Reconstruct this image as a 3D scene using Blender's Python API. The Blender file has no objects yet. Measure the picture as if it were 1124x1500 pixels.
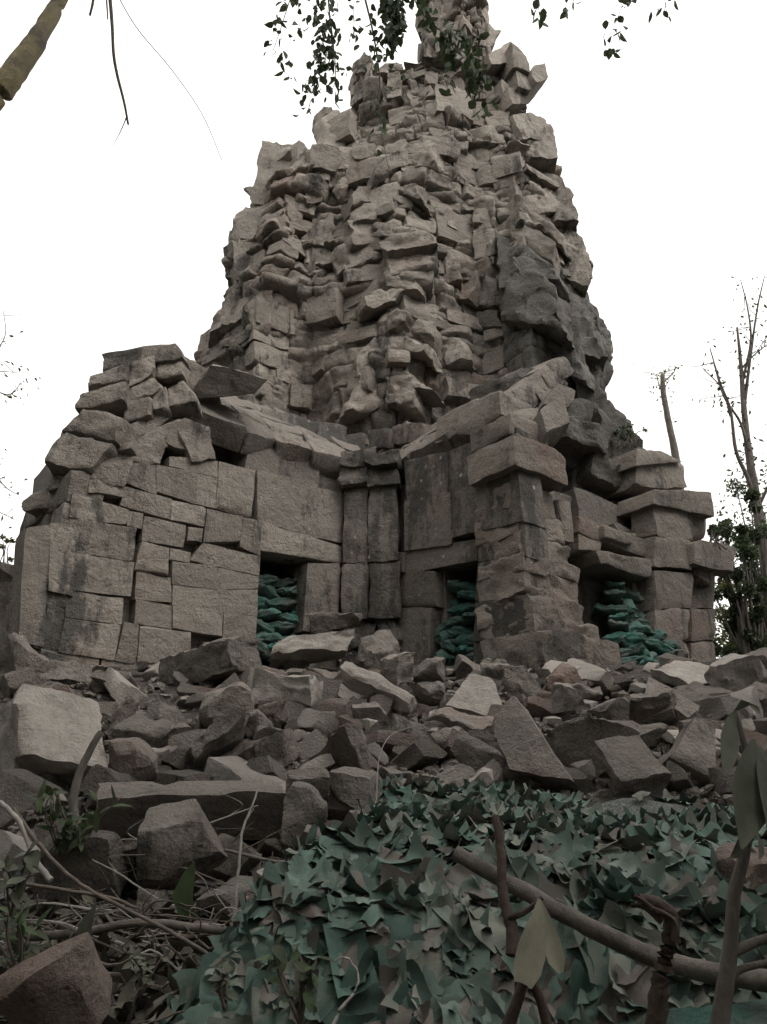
import bpy, bmesh, math, random
import numpy as np
from mathutils import Vector
from mathutils.bvhtree import BVHTree

random.seed(7)
RNG = np.random.default_rng(7)
scene = bpy.context.scene
COL = scene.collection
R = math.radians

# ------------------------------------------------------------------ camera
CAM = np.array([0.0, 0.0, 1.5])
PITCH = R(21.0)
FPX = 1133.0
cam_data = bpy.data.cameras.new("camera")
cam_data.sensor_fit = 'VERTICAL'
cam_data.sensor_height = 36.0
cam_data.lens = FPX / 1500.0 * 36.0
cam_data.clip_start = 0.05
cam_data.clip_end = 2000.0
camera = bpy.data.objects.new("camera", cam_data)
camera.location = CAM
camera.rotation_euler = (R(90) + PITCH, 0, 0)
COL.objects.link(camera)
scene.camera = camera

# ------------------------------------------------------------------ light
SUN_ELEV, SUN_AZ = R(52), R(128)          # azimuth clockwise from +Y: behind the camera's right shoulder
world = bpy.data.worlds.new("World")
scene.world = world
world.use_nodes = True
wn = world.node_tree
wn.nodes.clear()
w_out = wn.nodes.new('ShaderNodeOutputWorld')
w_bg = wn.nodes.new('ShaderNodeBackground')
w_sky = wn.nodes.new('ShaderNodeTexSky')
w_sky.sky_type = 'NISHITA'
w_sky.sun_disc = False
w_sky.sun_elevation = SUN_ELEV
w_sky.sun_rotation = SUN_AZ
w_sky.dust_density = 6.0
w_sky.air_density = 1.6
w_hs = wn.nodes.new('ShaderNodeHueSaturation')
w_hs.inputs['Saturation'].default_value = 0.10      # a milky overcast
wn.links.new(w_sky.outputs[0], w_hs.inputs['Color'])
w_mx = wn.nodes.new('ShaderNodeMix'); w_mx.data_type = 'RGBA'
w_mx.inputs[0].default_value = 0.72                  # an even overcast layer under the clear-sky gradient
wn.links.new(w_hs.outputs[0], w_mx.inputs[6])
w_mx.inputs[7].default_value = (3.92, 3.80, 3.62, 1)
wn.links.new(w_mx.outputs[2], w_bg.inputs['Color'])
w_bg.inputs['Strength'].default_value = 0.15
wn.links.new(w_bg.outputs[0], w_out.inputs['Surface'])

sun_data = bpy.data.lights.new("sun", 'SUN')
sun_data.energy = 0.5
sun_data.angle = R(38)
sun_data.color = (1.0, 0.95, 0.88)
sun = bpy.data.objects.new("sun", sun_data)
sdir = Vector((math.sin(SUN_AZ) * math.cos(SUN_ELEV), math.cos(SUN_AZ) * math.cos(SUN_ELEV), math.sin(SUN_ELEV)))
sun.rotation_euler = sdir.to_track_quat('Z', 'Y').to_euler()
sun.location = (20, -20, 40)
COL.objects.link(sun)

scene.view_settings.view_transform = 'Standard'
scene.view_settings.look = 'None'
scene.view_settings.gamma = 1.0
scene.view_settings.exposure = 1.52
scene.view_settings.use_curve_mapping = False
scene.cycles.max_bounces = 6
scene.cycles.transparent_max_bounces = 6

# ------------------------------------------------------------------ maths helpers
ct, st = math.cos(PITCH), math.sin(PITCH)
RIGHT = np.array([1.0, 0, 0]); FWD = np.array([0, ct, st]); UPC = np.array([0, -st, ct])

def rcam(px, py):                     # camera ray with unit forward depth
    return FWD + RIGHT * ((px - 562.0) / FPX) + UPC * ((750.0 - py) / FPX)

def at(px, py, y):                    # the world point on that sight line at ground distance y
    r = rcam(px, py)
    return CAM + r * (y / r[1])

def onplane(px, py, p0, n):
    r = rcam(px, py)
    return CAM + r * (np.dot(p0 - CAM, n) / np.dot(r, n))

def zat(py, y):
    return at(562, py, y)[2]

def nz(v):
    v = np.asarray(v, float)
    return v / max(1e-9, np.linalg.norm(v))

def _hash(ix, iy, iz, seed):
    h = (ix * 374761393 + iy * 668265263 + iz * 2147483647 + seed * 1274126177) & 0xFFFFFFFF
    h = ((h ^ (h >> 13)) * 1274126177) & 0xFFFFFFFF
    h = ((h ^ (h >> 16)) * 2246822519) & 0xFFFFFFFF
    h = h ^ (h >> 15)
    return (h & 0xFFFFFF) / float(0x7FFFFF) - 1.0

def vnoise(p, seed=0):
    p = np.asarray(p, float)
    i = np.floor(p).astype(np.int64)
    f = p - i
    f = f * f * (3 - 2 * f)
    out = 0
    for dx in (0, 1):
        for dy in (0, 1):
            for dz in (0, 1):
                w = (f[..., 0] if dx else 1 - f[..., 0]) * (f[..., 1] if dy else 1 - f[..., 1]) * (f[..., 2] if dz else 1 - f[..., 2])
                out = out + w * _hash(i[..., 0] + dx, i[..., 1] + dy, i[..., 2] + dz, seed)
    return out

def fbm(p, seed=0, octaves=3):
    o, a, s = 0, 1.0, 1.0
    for k in range(octaves):
        o = o + a * vnoise(p * s + 17.3 * k, seed + k)
        a *= 0.5; s *= 2.03
    return o

# ------------------------------------------------------------------ mesh helpers
_cubes = {}
def cube_grid(n):
    """surface lattice of the cube [-1,1]^3, lattice lines crowded towards the edges"""
    if n in _cubes: return _cubes[n]
    if n <= 3: t = np.linspace(-1, 1, n + 1)
    else:
        inner = np.linspace(-0.82, 0.82, n - 1)
        t = np.concatenate([[-1.0], inner, [1.0]])
    idx, vs = {}, []
    def vid(i, j, k):
        if (i, j, k) not in idx:
            idx[(i, j, k)] = len(vs); vs.append((t[i], t[j], t[k]))
        return idx[(i, j, k)]
    fs = []
    for a in range(n):
        for b in range(n):
            fs.append((vid(a, b, 0), vid(a, b + 1, 0), vid(a + 1, b + 1, 0), vid(a + 1, b, 0)))
            fs.append((vid(a, b, n), vid(a + 1, b, n), vid(a + 1, b + 1, n), vid(a, b + 1, n)))
            fs.append((vid(a, 0, b), vid(a + 1, 0, b), vid(a + 1, 0, b + 1), vid(a, 0, b + 1)))
            fs.append((vid(a, n, b), vid(a, n, b + 1), vid(a + 1, n, b + 1), vid(a + 1, n, b)))
            fs.append((vid(0, a, b), vid(0, a, b + 1), vid(0, a + 1, b + 1), vid(0, a + 1, b)))
            fs.append((vid(n, a, b), vid(n, a + 1, b), vid(n, a + 1, b + 1), vid(n, a, b + 1)))
    _cubes[n] = (np.array(vs), np.array(fs))
    return _cubes[n]

_seed = [100]
def stone_geo(c8, n=5, rnd=0.03, amp=0.02, chips=3, freq=3.0, chipsize=0.35):
    """A weathered stone from eight corners c8[i][j][k]; rnd = edge radius in metres, chips = broken corners."""
    _seed[0] += 1
    rg = random.Random(_seed[0])
    v, f = cube_grid(n)
    v = v.copy()
    c8 = np.asarray(c8, float)
    rnd = rnd * .6
    h = np.array([np.linalg.norm(c8[1].mean((0, 1)) - c8[0].mean((0, 1))),
                  np.linalg.norm(c8[:, 1].mean((0, 1)) - c8[:, 0].mean((0, 1))),
                  np.linalg.norm(c8[:, :, 1].mean((0, 1)) - c8[:, :, 0].mean((0, 1)))]) / 2 + 1e-6
    m = h.min()
    for _ in range(chips):
        kind = rg.random()
        sg = np.array([rg.choice((-1, 1)) for _ in range(3)], float)
        if kind < 0.55: sg[rg.randrange(3)] = 0
        nr = nz(sg / np.maximum(h, 0.25 * h.max()) * np.array([rg.uniform(.5, 1.5) for _ in range(3)]))
        p = v * h
        ext = np.max(p @ nr)
        lim = ext - rg.uniform(.15, 1.0) * chipsize * m
        d = p @ nr - lim
        p = p - np.where(d[:, None] > 0, d[:, None] * nr[None, :], 0)
        v = p / h
    if rnd > 0:
        p = v * h
        r = np.minimum(rnd, h * 0.6)
        c = np.clip(p, -(h - r), h - r)
        e = p - c
        l = np.sqrt(((e / r) ** 2).sum(1))
        s = np.where(l > 1, 1 / np.maximum(l, 1e-9), 1)
        v = (c + e * s[:, None]) / h
    t = (v + 1) / 2
    out = 0
    for i in (0, 1):
        for j in (0, 1):
            for k in (0, 1):
                w = (t[:, 0] if i else 1 - t[:, 0]) * (t[:, 1] if j else 1 - t[:, 1]) * (t[:, 2] if k else 1 - t[:, 2])
                out = out + w[:, None] * c8[i, j, k]
    if amp > 0:
        off = _seed[0] * 3.71
        q = out * freq + off
        out = out + amp * np.stack([fbm(q, 1), fbm(q + 31, 2), fbm(q + 67, 3)], 1)
        if n >= 8: out = out + .3 * amp * np.stack([vnoise(q * 5.3, 7), vnoise(q * 5.3 + 9, 8), vnoise(q * 5.3 + 5, 9)], 1)
    # keep the faces turned outwards
    vol = np.linalg.det(np.stack([c8[1, 0, 0] - c8[0, 0, 0], c8[0, 1, 0] - c8[0, 0, 0], c8[0, 0, 1] - c8[0, 0, 0]]))
    return out, (f if vol > 0 else f[:, ::-1])

class Geo:
    def __init__(self): self.v, self.f, self.n = [], [], 0
    def add(self, v, f):
        self.v.append(np.asarray(v, float)); self.f += [tuple(int(i) + self.n for i in q) for q in f]; self.n += len(v)
        return self
    def stone(self, c8, **kw): return self.add(*stone_geo(c8, **kw))
    def build(self, name, mat, parent=None, loc=None, sharp=38, smooth=True):
        v = np.concatenate(self.v) if self.v else np.zeros((0, 3))
        base = np.zeros(3)
        if parent is not None: base = np.array(WORLD_LOC[parent.name])
        elif loc is not None: base = np.array(loc, float)
        me = bpy.data.meshes.new(name)
        me.from_pydata((v - base).tolist(), [], self.f)
        if smooth:
            me.polygons.foreach_set('use_smooth', [True] * len(me.polygons))
            if sharp: me.set_sharp_from_angle(angle=R(sharp))
        me.update()
        o = bpy.data.objects.new(name, me)
        COL.objects.link(o)
        if mat: me.materials.append(mat)
        if parent is not None: o.parent = parent
        else:
            o.location = base
        WORLD_LOC[o.name] = base
        return o

WORLD_LOC = {}
def tag(o, label, cat, group=None):
    o['label'] = label; o['category'] = cat
    if group: o['group'] = group
    return o

def thing(name, loc, label, cat, group=None):
    o = bpy.data.objects.new(name, None)
    o.empty_display_size = 0.1
    COL.objects.link(o)
    o.location = loc
    WORLD_LOC[o.name] = np.array(loc, float)
    return tag(o, label, cat, group)

def tube(pts, radii, sides=7, wob=0.0):
    pts = [np.asarray(p, float) for p in pts]
    n = len(pts)
    if not hasattr(radii, '__len__'): radii = [radii] * n
    vs, fs = [], []
    ref = np.array([0.31, 0.17, 0.93])
    for i in range(n):
        d = nz(pts[min(i + 1, n - 1)] - pts[max(i - 1, 0)])
        a = nz(np.cross(d, ref)) if abs(np.dot(d, ref)) < .97 else nz(np.cross(d, [1, 0, 0]))
        b = np.cross(d, a)
        for k in range(sides):
            t = 2 * math.pi * k / sides
            r = radii[i] * (1 + wob * random.uniform(-1, 1))
            vs.append(pts[i] + r * (math.cos(t) * a + math.sin(t) * b))
    for i in range(n - 1):
        for k in range(sides):
            fs.append((i * sides + k, i * sides + (k + 1) % sides, (i + 1) * sides + (k + 1) % sides, (i + 1) * sides + k))
    fs.append(tuple(range(sides))[::-1]); fs.append(tuple((n - 1) * sides + k for k in range(sides)))
    return np.array(vs), fs

def curve(pts, m=5):
    """smooth a polyline"""
    P = [np.asarray(p, float) for p in pts]
    P = [2 * P[0] - P[1]] + P + [2 * P[-1] - P[-2]]
    out = []
    for i in range(1, len(P) - 2):
        for k in range(m):
            t = k / m
            out.append(0.5 * ((2 * P[i]) + (-P[i - 1] + P[i + 1]) * t + (2 * P[i - 1] - 5 * P[i] + 4 * P[i + 1] - P[i + 2]) * t * t
                              + (-P[i - 1] + 3 * P[i] - 3 * P[i + 1] + P[i + 2]) * t ** 3))
    out.append(P[-2])
    return out

# ------------------------------------------------------------------ materials
def newmat(name):
    m = bpy.data.materials.new(name); m.use_nodes = True
    nt = m.node_tree; b = nt.nodes['Principled BSDF']
    return m, nt, b

class N:
    """small helper for node graphs"""
    def __init__(self, nt): self.nt = nt
    def node(self, t, **kw):
        n = self.nt.nodes.new(t)
        for k, v in kw.items():
            if k.startswith('_'): setattr(n, k[1:], v)
            else: n.inputs[k.replace('__', ' ')].default_value = v
        return n
    def link(self, a, b): self.nt.links.new(a, b)
    def noise(self, vec, scale, detail=5, rough=.6):
        n = self.node('ShaderNodeTexNoise', Scale=scale, Detail=detail, Roughness=rough)
        self.link(vec, n.inputs['Vector']); return n.outputs['Fac']
    def ramp(self, fac, lo, hi, a=0.0, b=1.0):
        n = self.node('ShaderNodeMapRange')
        n.inputs['From Min'].default_value = lo; n.inputs['From Max'].default_value = hi
        n.inputs['To Min'].default_value = a; n.inputs['To Max'].default_value = b
        self.link(fac, n.inputs['Value']); return n.outputs[0]
    def mix(self, fac, a, b, blend='MIX'):
        n = self.nt.nodes.new('ShaderNodeMix'); n.data_type = 'RGBA'; n.blend_type = blend
        if isinstance(fac, (int, float)): n.inputs[0].default_value = fac
        else: self.link(fac, n.inputs[0])
        for s, x in ((6, a), (7, b)):
            if isinstance(x, tuple): n.inputs[s].default_value = (*x, 1)
            else: self.link(x, n.inputs[s])
        return n.outputs[2]
    def math(self, op, a, b=None):
        n = self.nt.nodes.new('ShaderNodeMath'); n.operation = op
        for s, x in ((0, a), (1, b)):
            if x is None: continue
            if isinstance(x, (int, float)): n.inputs[s].default_value = x
            else: self.link(x, n.inputs[s])
        return n.outputs[0]

def sandstone(name, dark=(.132, .114, .096), light=(.262, .233, .198), red=(.20, .128, .100), stain=.5, redness=.3,
              spots=.4, bump=1.0, scale=1.0, tone=None):
    m, nt, b = newmat(name); g = N(nt)
    tc = g.node('ShaderNodeTexCoord'); geo = g.node('ShaderNodeNewGeometry')
    oi = g.node('ShaderNodeObjectInfo')
    add = g.node('ShaderNodeVectorMath', _operation='ADD')
    rv = g.node('ShaderNodeCombineXYZ')
    r100 = g.math('MULTIPLY', oi.outputs['Random'], 53.0)
    g.link(r100, rv.inputs[0]); g.link(r100, rv.inputs[2])
    g.link(tc.outputs['Object'], add.inputs[0]); g.link(rv.outputs[0], add.inputs[1])
    co = add.outputs[0]
    big = g.noise(co, .9 * scale, 6, .65)
    col = g.mix(g.ramp(big, .32, .68), dark, light)
    # block to block tone
    isl = geo.outputs['Random Per Island']
    if tone:
        at_ = g.node('ShaderNodeAttribute'); at_.attribute_name = tone; isl = at_.outputs['Fac']
    rnd = g.math('FRACT', g.math('ADD', isl, oi.outputs['Random']))
    col = g.mix(g.ramp(rnd, 0, 1, .0, .55), col, light)
    hv = g.node('ShaderNodeHueSaturation')
    g.link(col, hv.inputs['Color']); g.link(g.ramp(rnd, 0, 1, .72, 1.22), hv.inputs['Value'])
    col = hv.outputs[0]
    # iron-red bruises
    rn = g.noise(co, .55 * scale, 4, .55)
    fine = g.noise(co, 7 * scale, 8, .7)
    rsum = g.math('ADD', rn, g.math('MULTIPLY', g.math('SUBTRACT', fine, .5), .25))
    col = g.mix(g.ramp(rsum, .62 - .2 * redness, .73 - .15 * redness, 0, min(1, .3 + redness * .6)), col, red)
    # fine mottling
    col = g.mix(g.ramp(fine, .3, .75, 0, .55), col, (.105, .09, .078))
    grit = g.noise(co, 45 * scale, 4, .7)
    col = g.mix(g.ramp(grit, .35, .7, 0, .35), col, (.34, .31, .28))
    # black lichen running down
    mp = g.node('ShaderNodeMapping'); mp.inputs['Scale'].default_value = (1.3, 1.3, .38)
    g.link(co, mp.inputs[0])
    sn = g.noise(mp.outputs[0], .9 * scale, 7, .72)
    if stain > 0:
        col = g.mix(g.ramp(g.math('ADD', sn, g.math('MULTIPLY', g.math('SUBTRACT', fine, .5), .2)), .62 - .17 * stain, .70 - .17 * stain, 0, .8), col, (.045, .043, .040))
    # pale lichen spots
    vo = g.node('ShaderNodeTexVoronoi', Scale=5.0 * scale); g.link(co, vo.inputs['Vector'])
    msk = g.noise(co, 2.1 * scale, 3, .6)
    sp = g.math('MULTIPLY', g.ramp(vo.outputs['Distance'], .10, .20, 1, 0), g.ramp(msk, .5, .62))
    col = g.mix(g.math('MULTIPLY', sp, spots), col, (.42, .41, .37))
    g.link(col, b.inputs['Base Color'])
    b.inputs['Roughness'].default_value = .93
    b.inputs['Specular IOR Level'].default_value = .2
    # relief
    pits = g.node('ShaderNodeTexVoronoi', Scale=17 * scale); g.link(co, pits.inputs['Vector'])
    pit = g.math('MULTIPLY', g.ramp(pits.outputs['Distance'], .0, .32, -1, 0), g.ramp(msk, .42, .6))
    med = g.noise(co, 5 * scale, 9, .68)
    hsum = g.math('ADD', g.math('MULTIPLY', med, 1.0), g.math('ADD', g.math('MULTIPLY', pit, .16), g.math('MULTIPLY', grit, .10)))
    bp = g.node('ShaderNodeBump', Strength=.85 * bump, Distance=.09)
    g.link(hsum, bp.inputs['Height']); g.link(bp.outputs[0], b.inputs['Normal'])
    return m

def simple(name, c1, c2, scale=6, rough=.8, bump=.3, dist=.01, spec=.3, transl=0, isl=.0, stretch=(1, 1, 1)):
    m, nt, b = newmat(name); g = N(nt)
    tc = g.node('ShaderNodeTexCoord'); geo = g.node('ShaderNodeNewGeometry')
    mp = g.node('ShaderNodeMapping'); mp.inputs['Scale'].default_value = stretch
    g.link(tc.outputs['Object'], mp.inputs[0]); co = mp.outputs[0]
    n1 = g.noise(co, scale, 7, .65)
    col = g.mix(g.ramp(n1, .3, .7), c1, c2)
    if isl:
        hv = g.node('ShaderNodeHueSaturation'); g.link(col, hv.inputs['Color'])
        g.link(g.ramp(geo.outputs['Random Per Island'], 0, 1, 1 - isl, 1 + isl), hv.inputs['Value'])
        g.link(g.ramp(geo.outputs['Random Per Island'], 0, 1, .5 - .05 * isl, .5 + .05 * isl), hv.inputs['Hue'])
        col = hv.outputs[0]
    g.link(col, b.inputs['Base Color'])
    b.inputs['Roughness'].default_value = rough
    b.inputs['Specular IOR Level'].default_value = spec
    if bump:
        bp = g.node('ShaderNodeBump', Strength=bump, Distance=dist)
        g.link(g.noise(co, scale * 3, 6, .65), bp.inputs['Height']); g.link(bp.outputs[0], b.inputs['Normal'])
    if transl:
        out = nt.nodes['Material Output']
        tr = g.node('ShaderNodeBsdfTranslucent'); g.link(col, tr.inputs['Color'])
        mx = g.node('ShaderNodeMixShader'); mx.inputs[0].default_value = transl
        g.link(b.outputs[0], mx.inputs[1]); g.link(tr.outputs[0], mx.inputs[2]); g.link(mx.outputs[0], out.inputs['Surface'])
    return m

M = {}
M['wall'] = sandstone('sandstone_wall', stain=.5, redness=.25, bump=1.3)
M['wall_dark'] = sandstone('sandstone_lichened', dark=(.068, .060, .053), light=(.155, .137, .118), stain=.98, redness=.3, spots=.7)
M['tower'] = sandstone('sandstone_tower_loose', dark=(.145, .126, .106), light=(.285, .254, .216), stain=.42, redness=.38, bump=1.4)
M['tower_mass'] = sandstone('sandstone_tower_mass', dark=(.135, .117, .099), light=(.28, .25, .212), stain=.42, redness=.45, bump=1.6, tone='tone')
M['tower_mass_dark'] = sandstone('sandstone_tower_mass_dark', dark=(.030, .032, .030), light=(.062, .064, .060), stain=.5, redness=.05, bump=1.5, tone='tone')
M['roof'] = sandstone('sandstone_roof', dark=(.12, .104, .09), light=(.235, .21, .182), stain=.3, redness=.4, bump=1.5)
M['tower_dark'] = sandstone('sandstone_tower_dark', dark=(.036, .037, .035), light=(.075, .074, .070), stain=.5, redness=.1, bump=1.2)  # near-black stone; on the porch's inner wall it stands in for shade
M['pier'] = sandstone('sandstone_pier', dark=(.115, .099, .084), light=(.225, .198, .168), stain=.45, redness=.45, bump=1.2)
M['core'] = sandstone('sandstone_core', dark=(.07, .06, .055), light=(.14, .125, .11), stain=.3)
M['rubble'] = sandstone('sandstone_rubble', dark=(.15, .131, .115), light=(.28, .252, .222), stain=.3, redness=.35, spots=.2, scale=1.6, bump=1.35)
M['rubble_pale'] = sandstone('sandstone_pale_cut', dark=(.235, .213, .19), light=(.345, .318, .285), stain=.0, redness=.1, spots=.1, scale=1.6, bump=.7)
M['rubble_dark'] = sandstone('sandstone_dark_cut', dark=(.105, .091, .081), light=(.195, .172, .153), stain=.3, redness=.4, spots=.3, scale=1.6)
M['rubble_red'] = sandstone('sandstone_reddish', dark=(.13, .093, .08), light=(.195, .15, .13), stain=.1, redness=.8, spots=.1, scale=1.6)
M['bark'] = simple('bark_grey', (.06, .052, .045), (.16, .14, .122), 18, .9, .8, .008, stretch=(1, 1, .35))
M['bark_moss'] = simple('bark_mossy', (.16, .145, .13), (.42, .35, .19), 6, .9, .9, .012)
M['twig'] = simple('twig_brown', (.07, .055, .045), (.15, .125, .105), 20, .9, .5, .004)
M['twig_pale'] = simple('twig_pale', (.22, .20, .18), (.36, .34, .31), 20, .9, .5, .004)
M['wood_dark'] = simple('wood_dark_red', (.03, .021, .018), (.08, .055, .043), 20, .85, .8, .005)
M['leaf'] = simple('leaf_green', (.035, .055, .025), (.075, .10, .045), 9, .6, .2, .003, transl=.3, isl=.4)
M['leaf_warm'] = simple('leaf_yellow_green', (.06, .075, .025), (.16, .16, .05), 9, .6, .2, .003, transl=.4, isl=.5)
M['leaf_big'] = simple('leaf_olive', (.045, .052, .036), (.10, .105, .07), 14, .55, .3, .004, transl=.15)
M['leaf_dry'] = simple('leaf_dry', (.20, .185, .14), (.38, .355, .28), 11, .8, .3, .004, transl=.15, isl=.4)
M['soil'] = simple('soil_dusty', (.045, .039, .035), (.12, .104, .092), 7, .95, 1.0, .12)
# ------------------------------------------------------------------ ground
GY = [-60, -30, 0, 1.2, 2.4, 3.2, 4.2, 5.5, 7, 9, 10.5, 12, 20, 600]
GZ = [-1.6, -1.3, -1.25, -1.0, -.53, -.39, -.2, .1, .58, 1.35, 1.9, 2.15, 2.2, 2.2]
def gz0(y): return 1.5 + np.interp(y, GY, GZ)
def ground_z(x, y):
    b = gz0(y)
    q = np.stack([np.asarray(x, float) * .7, np.asarray(y, float) * .7, np.zeros_like(np.asarray(x, float))], -1)
    return b + .09 * fbm(q, 5)
_gy = np.arange(1.2, 14, .02); _gz = gz0(_gy)
def ground_hit(px, py):
    r = rcam(px, py)
    k = np.nonzero(CAM[2] + r[2] * _gy / r[1] <= _gz)[0]
    return float(_gy[k[0]]) if len(k) else 12.0

xs = np.concatenate([[-500, -120, -40, -20], np.arange(-12, 12.01, .3), [20, 40, 120, 500]])
ys = np.concatenate([[-400, -100, -30, -12], np.arange(-4, 15, .3), [18, 24, 40, 90, 250, 600]])
X, Y = np.meshgrid(xs, ys, indexing='ij')
Z = ground_z(X, Y) - .12
nx, ny = X.shape
g = Geo()
g.add(np.stack([X, Y, Z], -1).reshape(-1, 3),
      [(i * ny + j, (i + 1) * ny + j, (i + 1) * ny + j + 1, i * ny + j + 1) for i in range(nx - 1) for j in range(ny - 1)])
o = g.build('ground', M['soil']); o['kind'] = 'structure'

# ------------------------------------------------------------------ temple frame
AX = np.array([.788, .616, 0.0])      # along the left wing's wall, to the right and away
BX = np.array([.616, -.788, 0.0])     # along the right wing's wall, to the right and nearer
C0 = np.array([-.15, 13.0, 0.0])      # the re-entrant corner
ZUP = np.array([0, 0, 1.0])
def W(a, b, z): return C0 + a * AX + b * BX + z * ZUP
BF = 3.38                             # the right wing's front face
PL = {'L': (C0, BX), 'R': (C0, -AX), 'F': (C0 + BF * BX, BX)}

def box8(a0, a1, b0, b1, z0, z1):
    return np.array([[[W(a, b, z) for z in (z0, z1)] for b in (b0, b1)] for a in (a0, a1)])
def quad8(q, n, thick, spread=0.0):
    """front quad TL,TR,BR,BL (world points) pushed back along -n"""
    tl, tr, br, bl = [np.asarray(p, float) for p in q]
    c = (tl + tr + br + bl) / 4
    back = [p - np.asarray(n) * thick + (p - c) * spread for p in (tl, tr, br, bl)]
    return np.array([[[back[3], bl], [back[0], tl]], [[back[2], br], [back[1], tr]]])
def c3(p): return (p[0] / 2.007, 480 + p[1] / 2.007)
def c4(p): return (460 + p[0] / 1.693, 560 + p[1] / 1.693)
def c1(p): return (280 + p[0] / 1.813, p[1] / 1.813)
def c2(p): return (280 + p[0] / 1.756, 380 + p[1] / 1.756)
def c5(p): return (p[0] / 1.873, 880 + p[1] / 1.873)
def c6(p): return (440 + p[0] / 1.643, 880 + p[1] / 1.643)
def c7(p): return (p[0] / 2.007, 1180 + p[1] / 2.007)
def ident(p): return p
def trace(G, conv, quad, plane='L', thick=.5, push=0.0, grow=1.0, **kw):
    p0, n = PL[plane] if isinstance(plane, str) else plane
    p0 = p0 + np.asarray(n) * push
    mx = sum(p[0] for p in quad) / 4; my = sum(p[1] for p in quad) / 4
    gr = lambda v, m: v + (1.2 if v > m else -1.2) * grow
    quad = [(gr(p[0], mx), gr(p[1], my)) for p in quad]
    G.stone(quad8([onplane(*conv(p), p0, n) for p in quad], n, thick), **kw)
def free(G, conv, quad, y, nrm, thick=.6, **kw):
    """a traced stone whose middle lies at ground distance y, its face turned to n"""
    ps = [conv(p) for p in quad]
    cx = sum(p[0] for p in ps) / 4; cy = sum(p[1] for p in ps) / 4
    p0 = at(cx, cy, y); nrm = nz(nrm)
    G.stone(quad8([onplane(*p, p0, nrm) for p in ps], nrm, thick), **kw)

temple = thing('temple_ruin', W(1.2, -1.2, 3.6),
               'ruined grey sandstone temple with a crumbling tower and sandbagged openings', 'temple')

# ---- inner masses that the facing stones are bedded on
core = Geo()
def corebox(a0, a1, b0, b1, z0, z1, **kw): core.stone(box8(a0, a1, b0, b1, z0, z1), n=6, rnd=.1, amp=.06, chips=2, **kw)
def a_on(px, py, pl='L'):
    p = onplane(px, py, *PL[pl]) - C0
    return np.dot(p, AX), np.dot(p, BX), p[2]
wl, wr = a_on(383, 870)[0], a_on(452, 870)[0]
wt = a_on(383, 808)[2]
corebox(-5.2, wl - .02, -2.6, -.22, 2.5, 6.7)
corebox(wr + .02, .2, -2.6, -.22, 2.5, 7.3)
corebox(wl - .3, wr + .3, -2.6, -.22, wt + .1, 7.3)
corebox(wl - .3, wr + .3, -2.6, -1.15, 2.5, wt + .4)
vl, vr = a_on(640, 880, 'R')[1], a_on(698, 880, 'R')[1]
vt = a_on(700, 815, 'R')[2]
corebox(.22, 5.0, -.2, vl - .02, 2.5, 7.3)
corebox(.22, 1.2, vr + .02, BF - .25, 2.5, 6.6)
corebox(.22, 1.6, vl - .3, vr + .3, vt + .1, 7.0)
corebox(1.1, 1.6, vl - .3, vr + .3, 2.5, vt + .4)
core_o = core

# ---- left wing wall, traced course by course
wall = Geo()
KW = dict(n=7, rnd=.014, amp=.012, chips=2, chipsize=.14, freq=4.0)
LW = [((265,440),(365,460),(362,497),(262,480)), ((215,485),(380,535),(372,578),(205,558)), ((368,468),(505,505),(500,562),(358,520)),
 ((506,508),(606,530),(600,583),(503,563)), ((380,540),(425,550),(420,588),(375,580)), ((330,370),(460,400),(460,492),(335,440)),
 ((460,400),(582,425),(576,517),(462,480)), ((583,430),(645,445),(637,530),(577,517)), ((646,395),(750,420),(738,555),(638,528)),
 ((500,380),(640,392),(640,440),(500,405)),
 ((225,564),(405,590),(395,687),(215,655)), ((150,575),(223,565),(213,790),(145,770)), ((425,555),(552,582),(545,645),(418,625)),
 ((418,628),(500,647),(497,728),(398,712)), ((556,583),(598,588),(592,630),(552,626)), ((610,532),(715,557),(708,627),(599,632)),
 ((716,557),(768,568),(764,672),(709,640)), ((599,634),(764,674),(762,728),(560,682)), ((502,650),(562,662),(558,688),(498,680)),
 ((213,658),(398,690),(390,790),(205,772)), ((405,718),(505,735),(505,806),(398,797)), ((510,687),(640,702),(640,767),(508,752)),
 ((641,702),(762,730),(758,767),(641,767)), ((509,755),(640,769),(636,832),(508,815)), ((641,769),(758,769),(757,846),(640,832)),
 ((203,775),(368,797),(360,872),(193,850)), ((400,800),(508,817),(508,885),(396,870)), ((510,818),(657,834),(652,907),(510,882)),
 ((660,836),(757,848),(752,930),(655,920)), ((193,853),(358,875),(340,975),(172,955)), ((367,868),(412,873),(402,985),(342,980)),
 ((415,875),(560,890),(560,985),(405,985)), ((75,590),(150,580),(130,940),(55,915)), ((143,790),(203,780),(172,955),(125,940)),
 ((130,945),(295,958),(285,1060),(120,1050)), ((300,975),(440,985),(440,1080),(292,1070)), ((440,985),(600,985),(600,1080),(440,1080)),
 ((600,925),(752,935),(750,1080),(600,1080)),
 ((760,418),(935,460),(930,620),(757,562)), ((936,470),(1010,490),(1005,632),(931,615)), ((760,566),(1005,640),(1003,692),(765,652)),
 ((906,692),(1003,692),(990,905),(893,890)), ((893,900),(995,905),(990,1060),(880,1060))]
for qi, q in enumerate(LW):
    k = dict(KW)
    q = [list(p) for p in q]
    if qi in (10, 19, 25, 29, 12):                    # the long crack runs down the right edge of these
        q[1][0] -= 4; q[2][0] -= 5
    if qi in (13, 20, 26): q[1][0] -= 2; q[2][0] -= 2
    trace(wall, c3, q, 'L', thick=.5, push=random.uniform(-.025, .025), grow=random.choice([.9, 1.4, 1.6]), **k)
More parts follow.
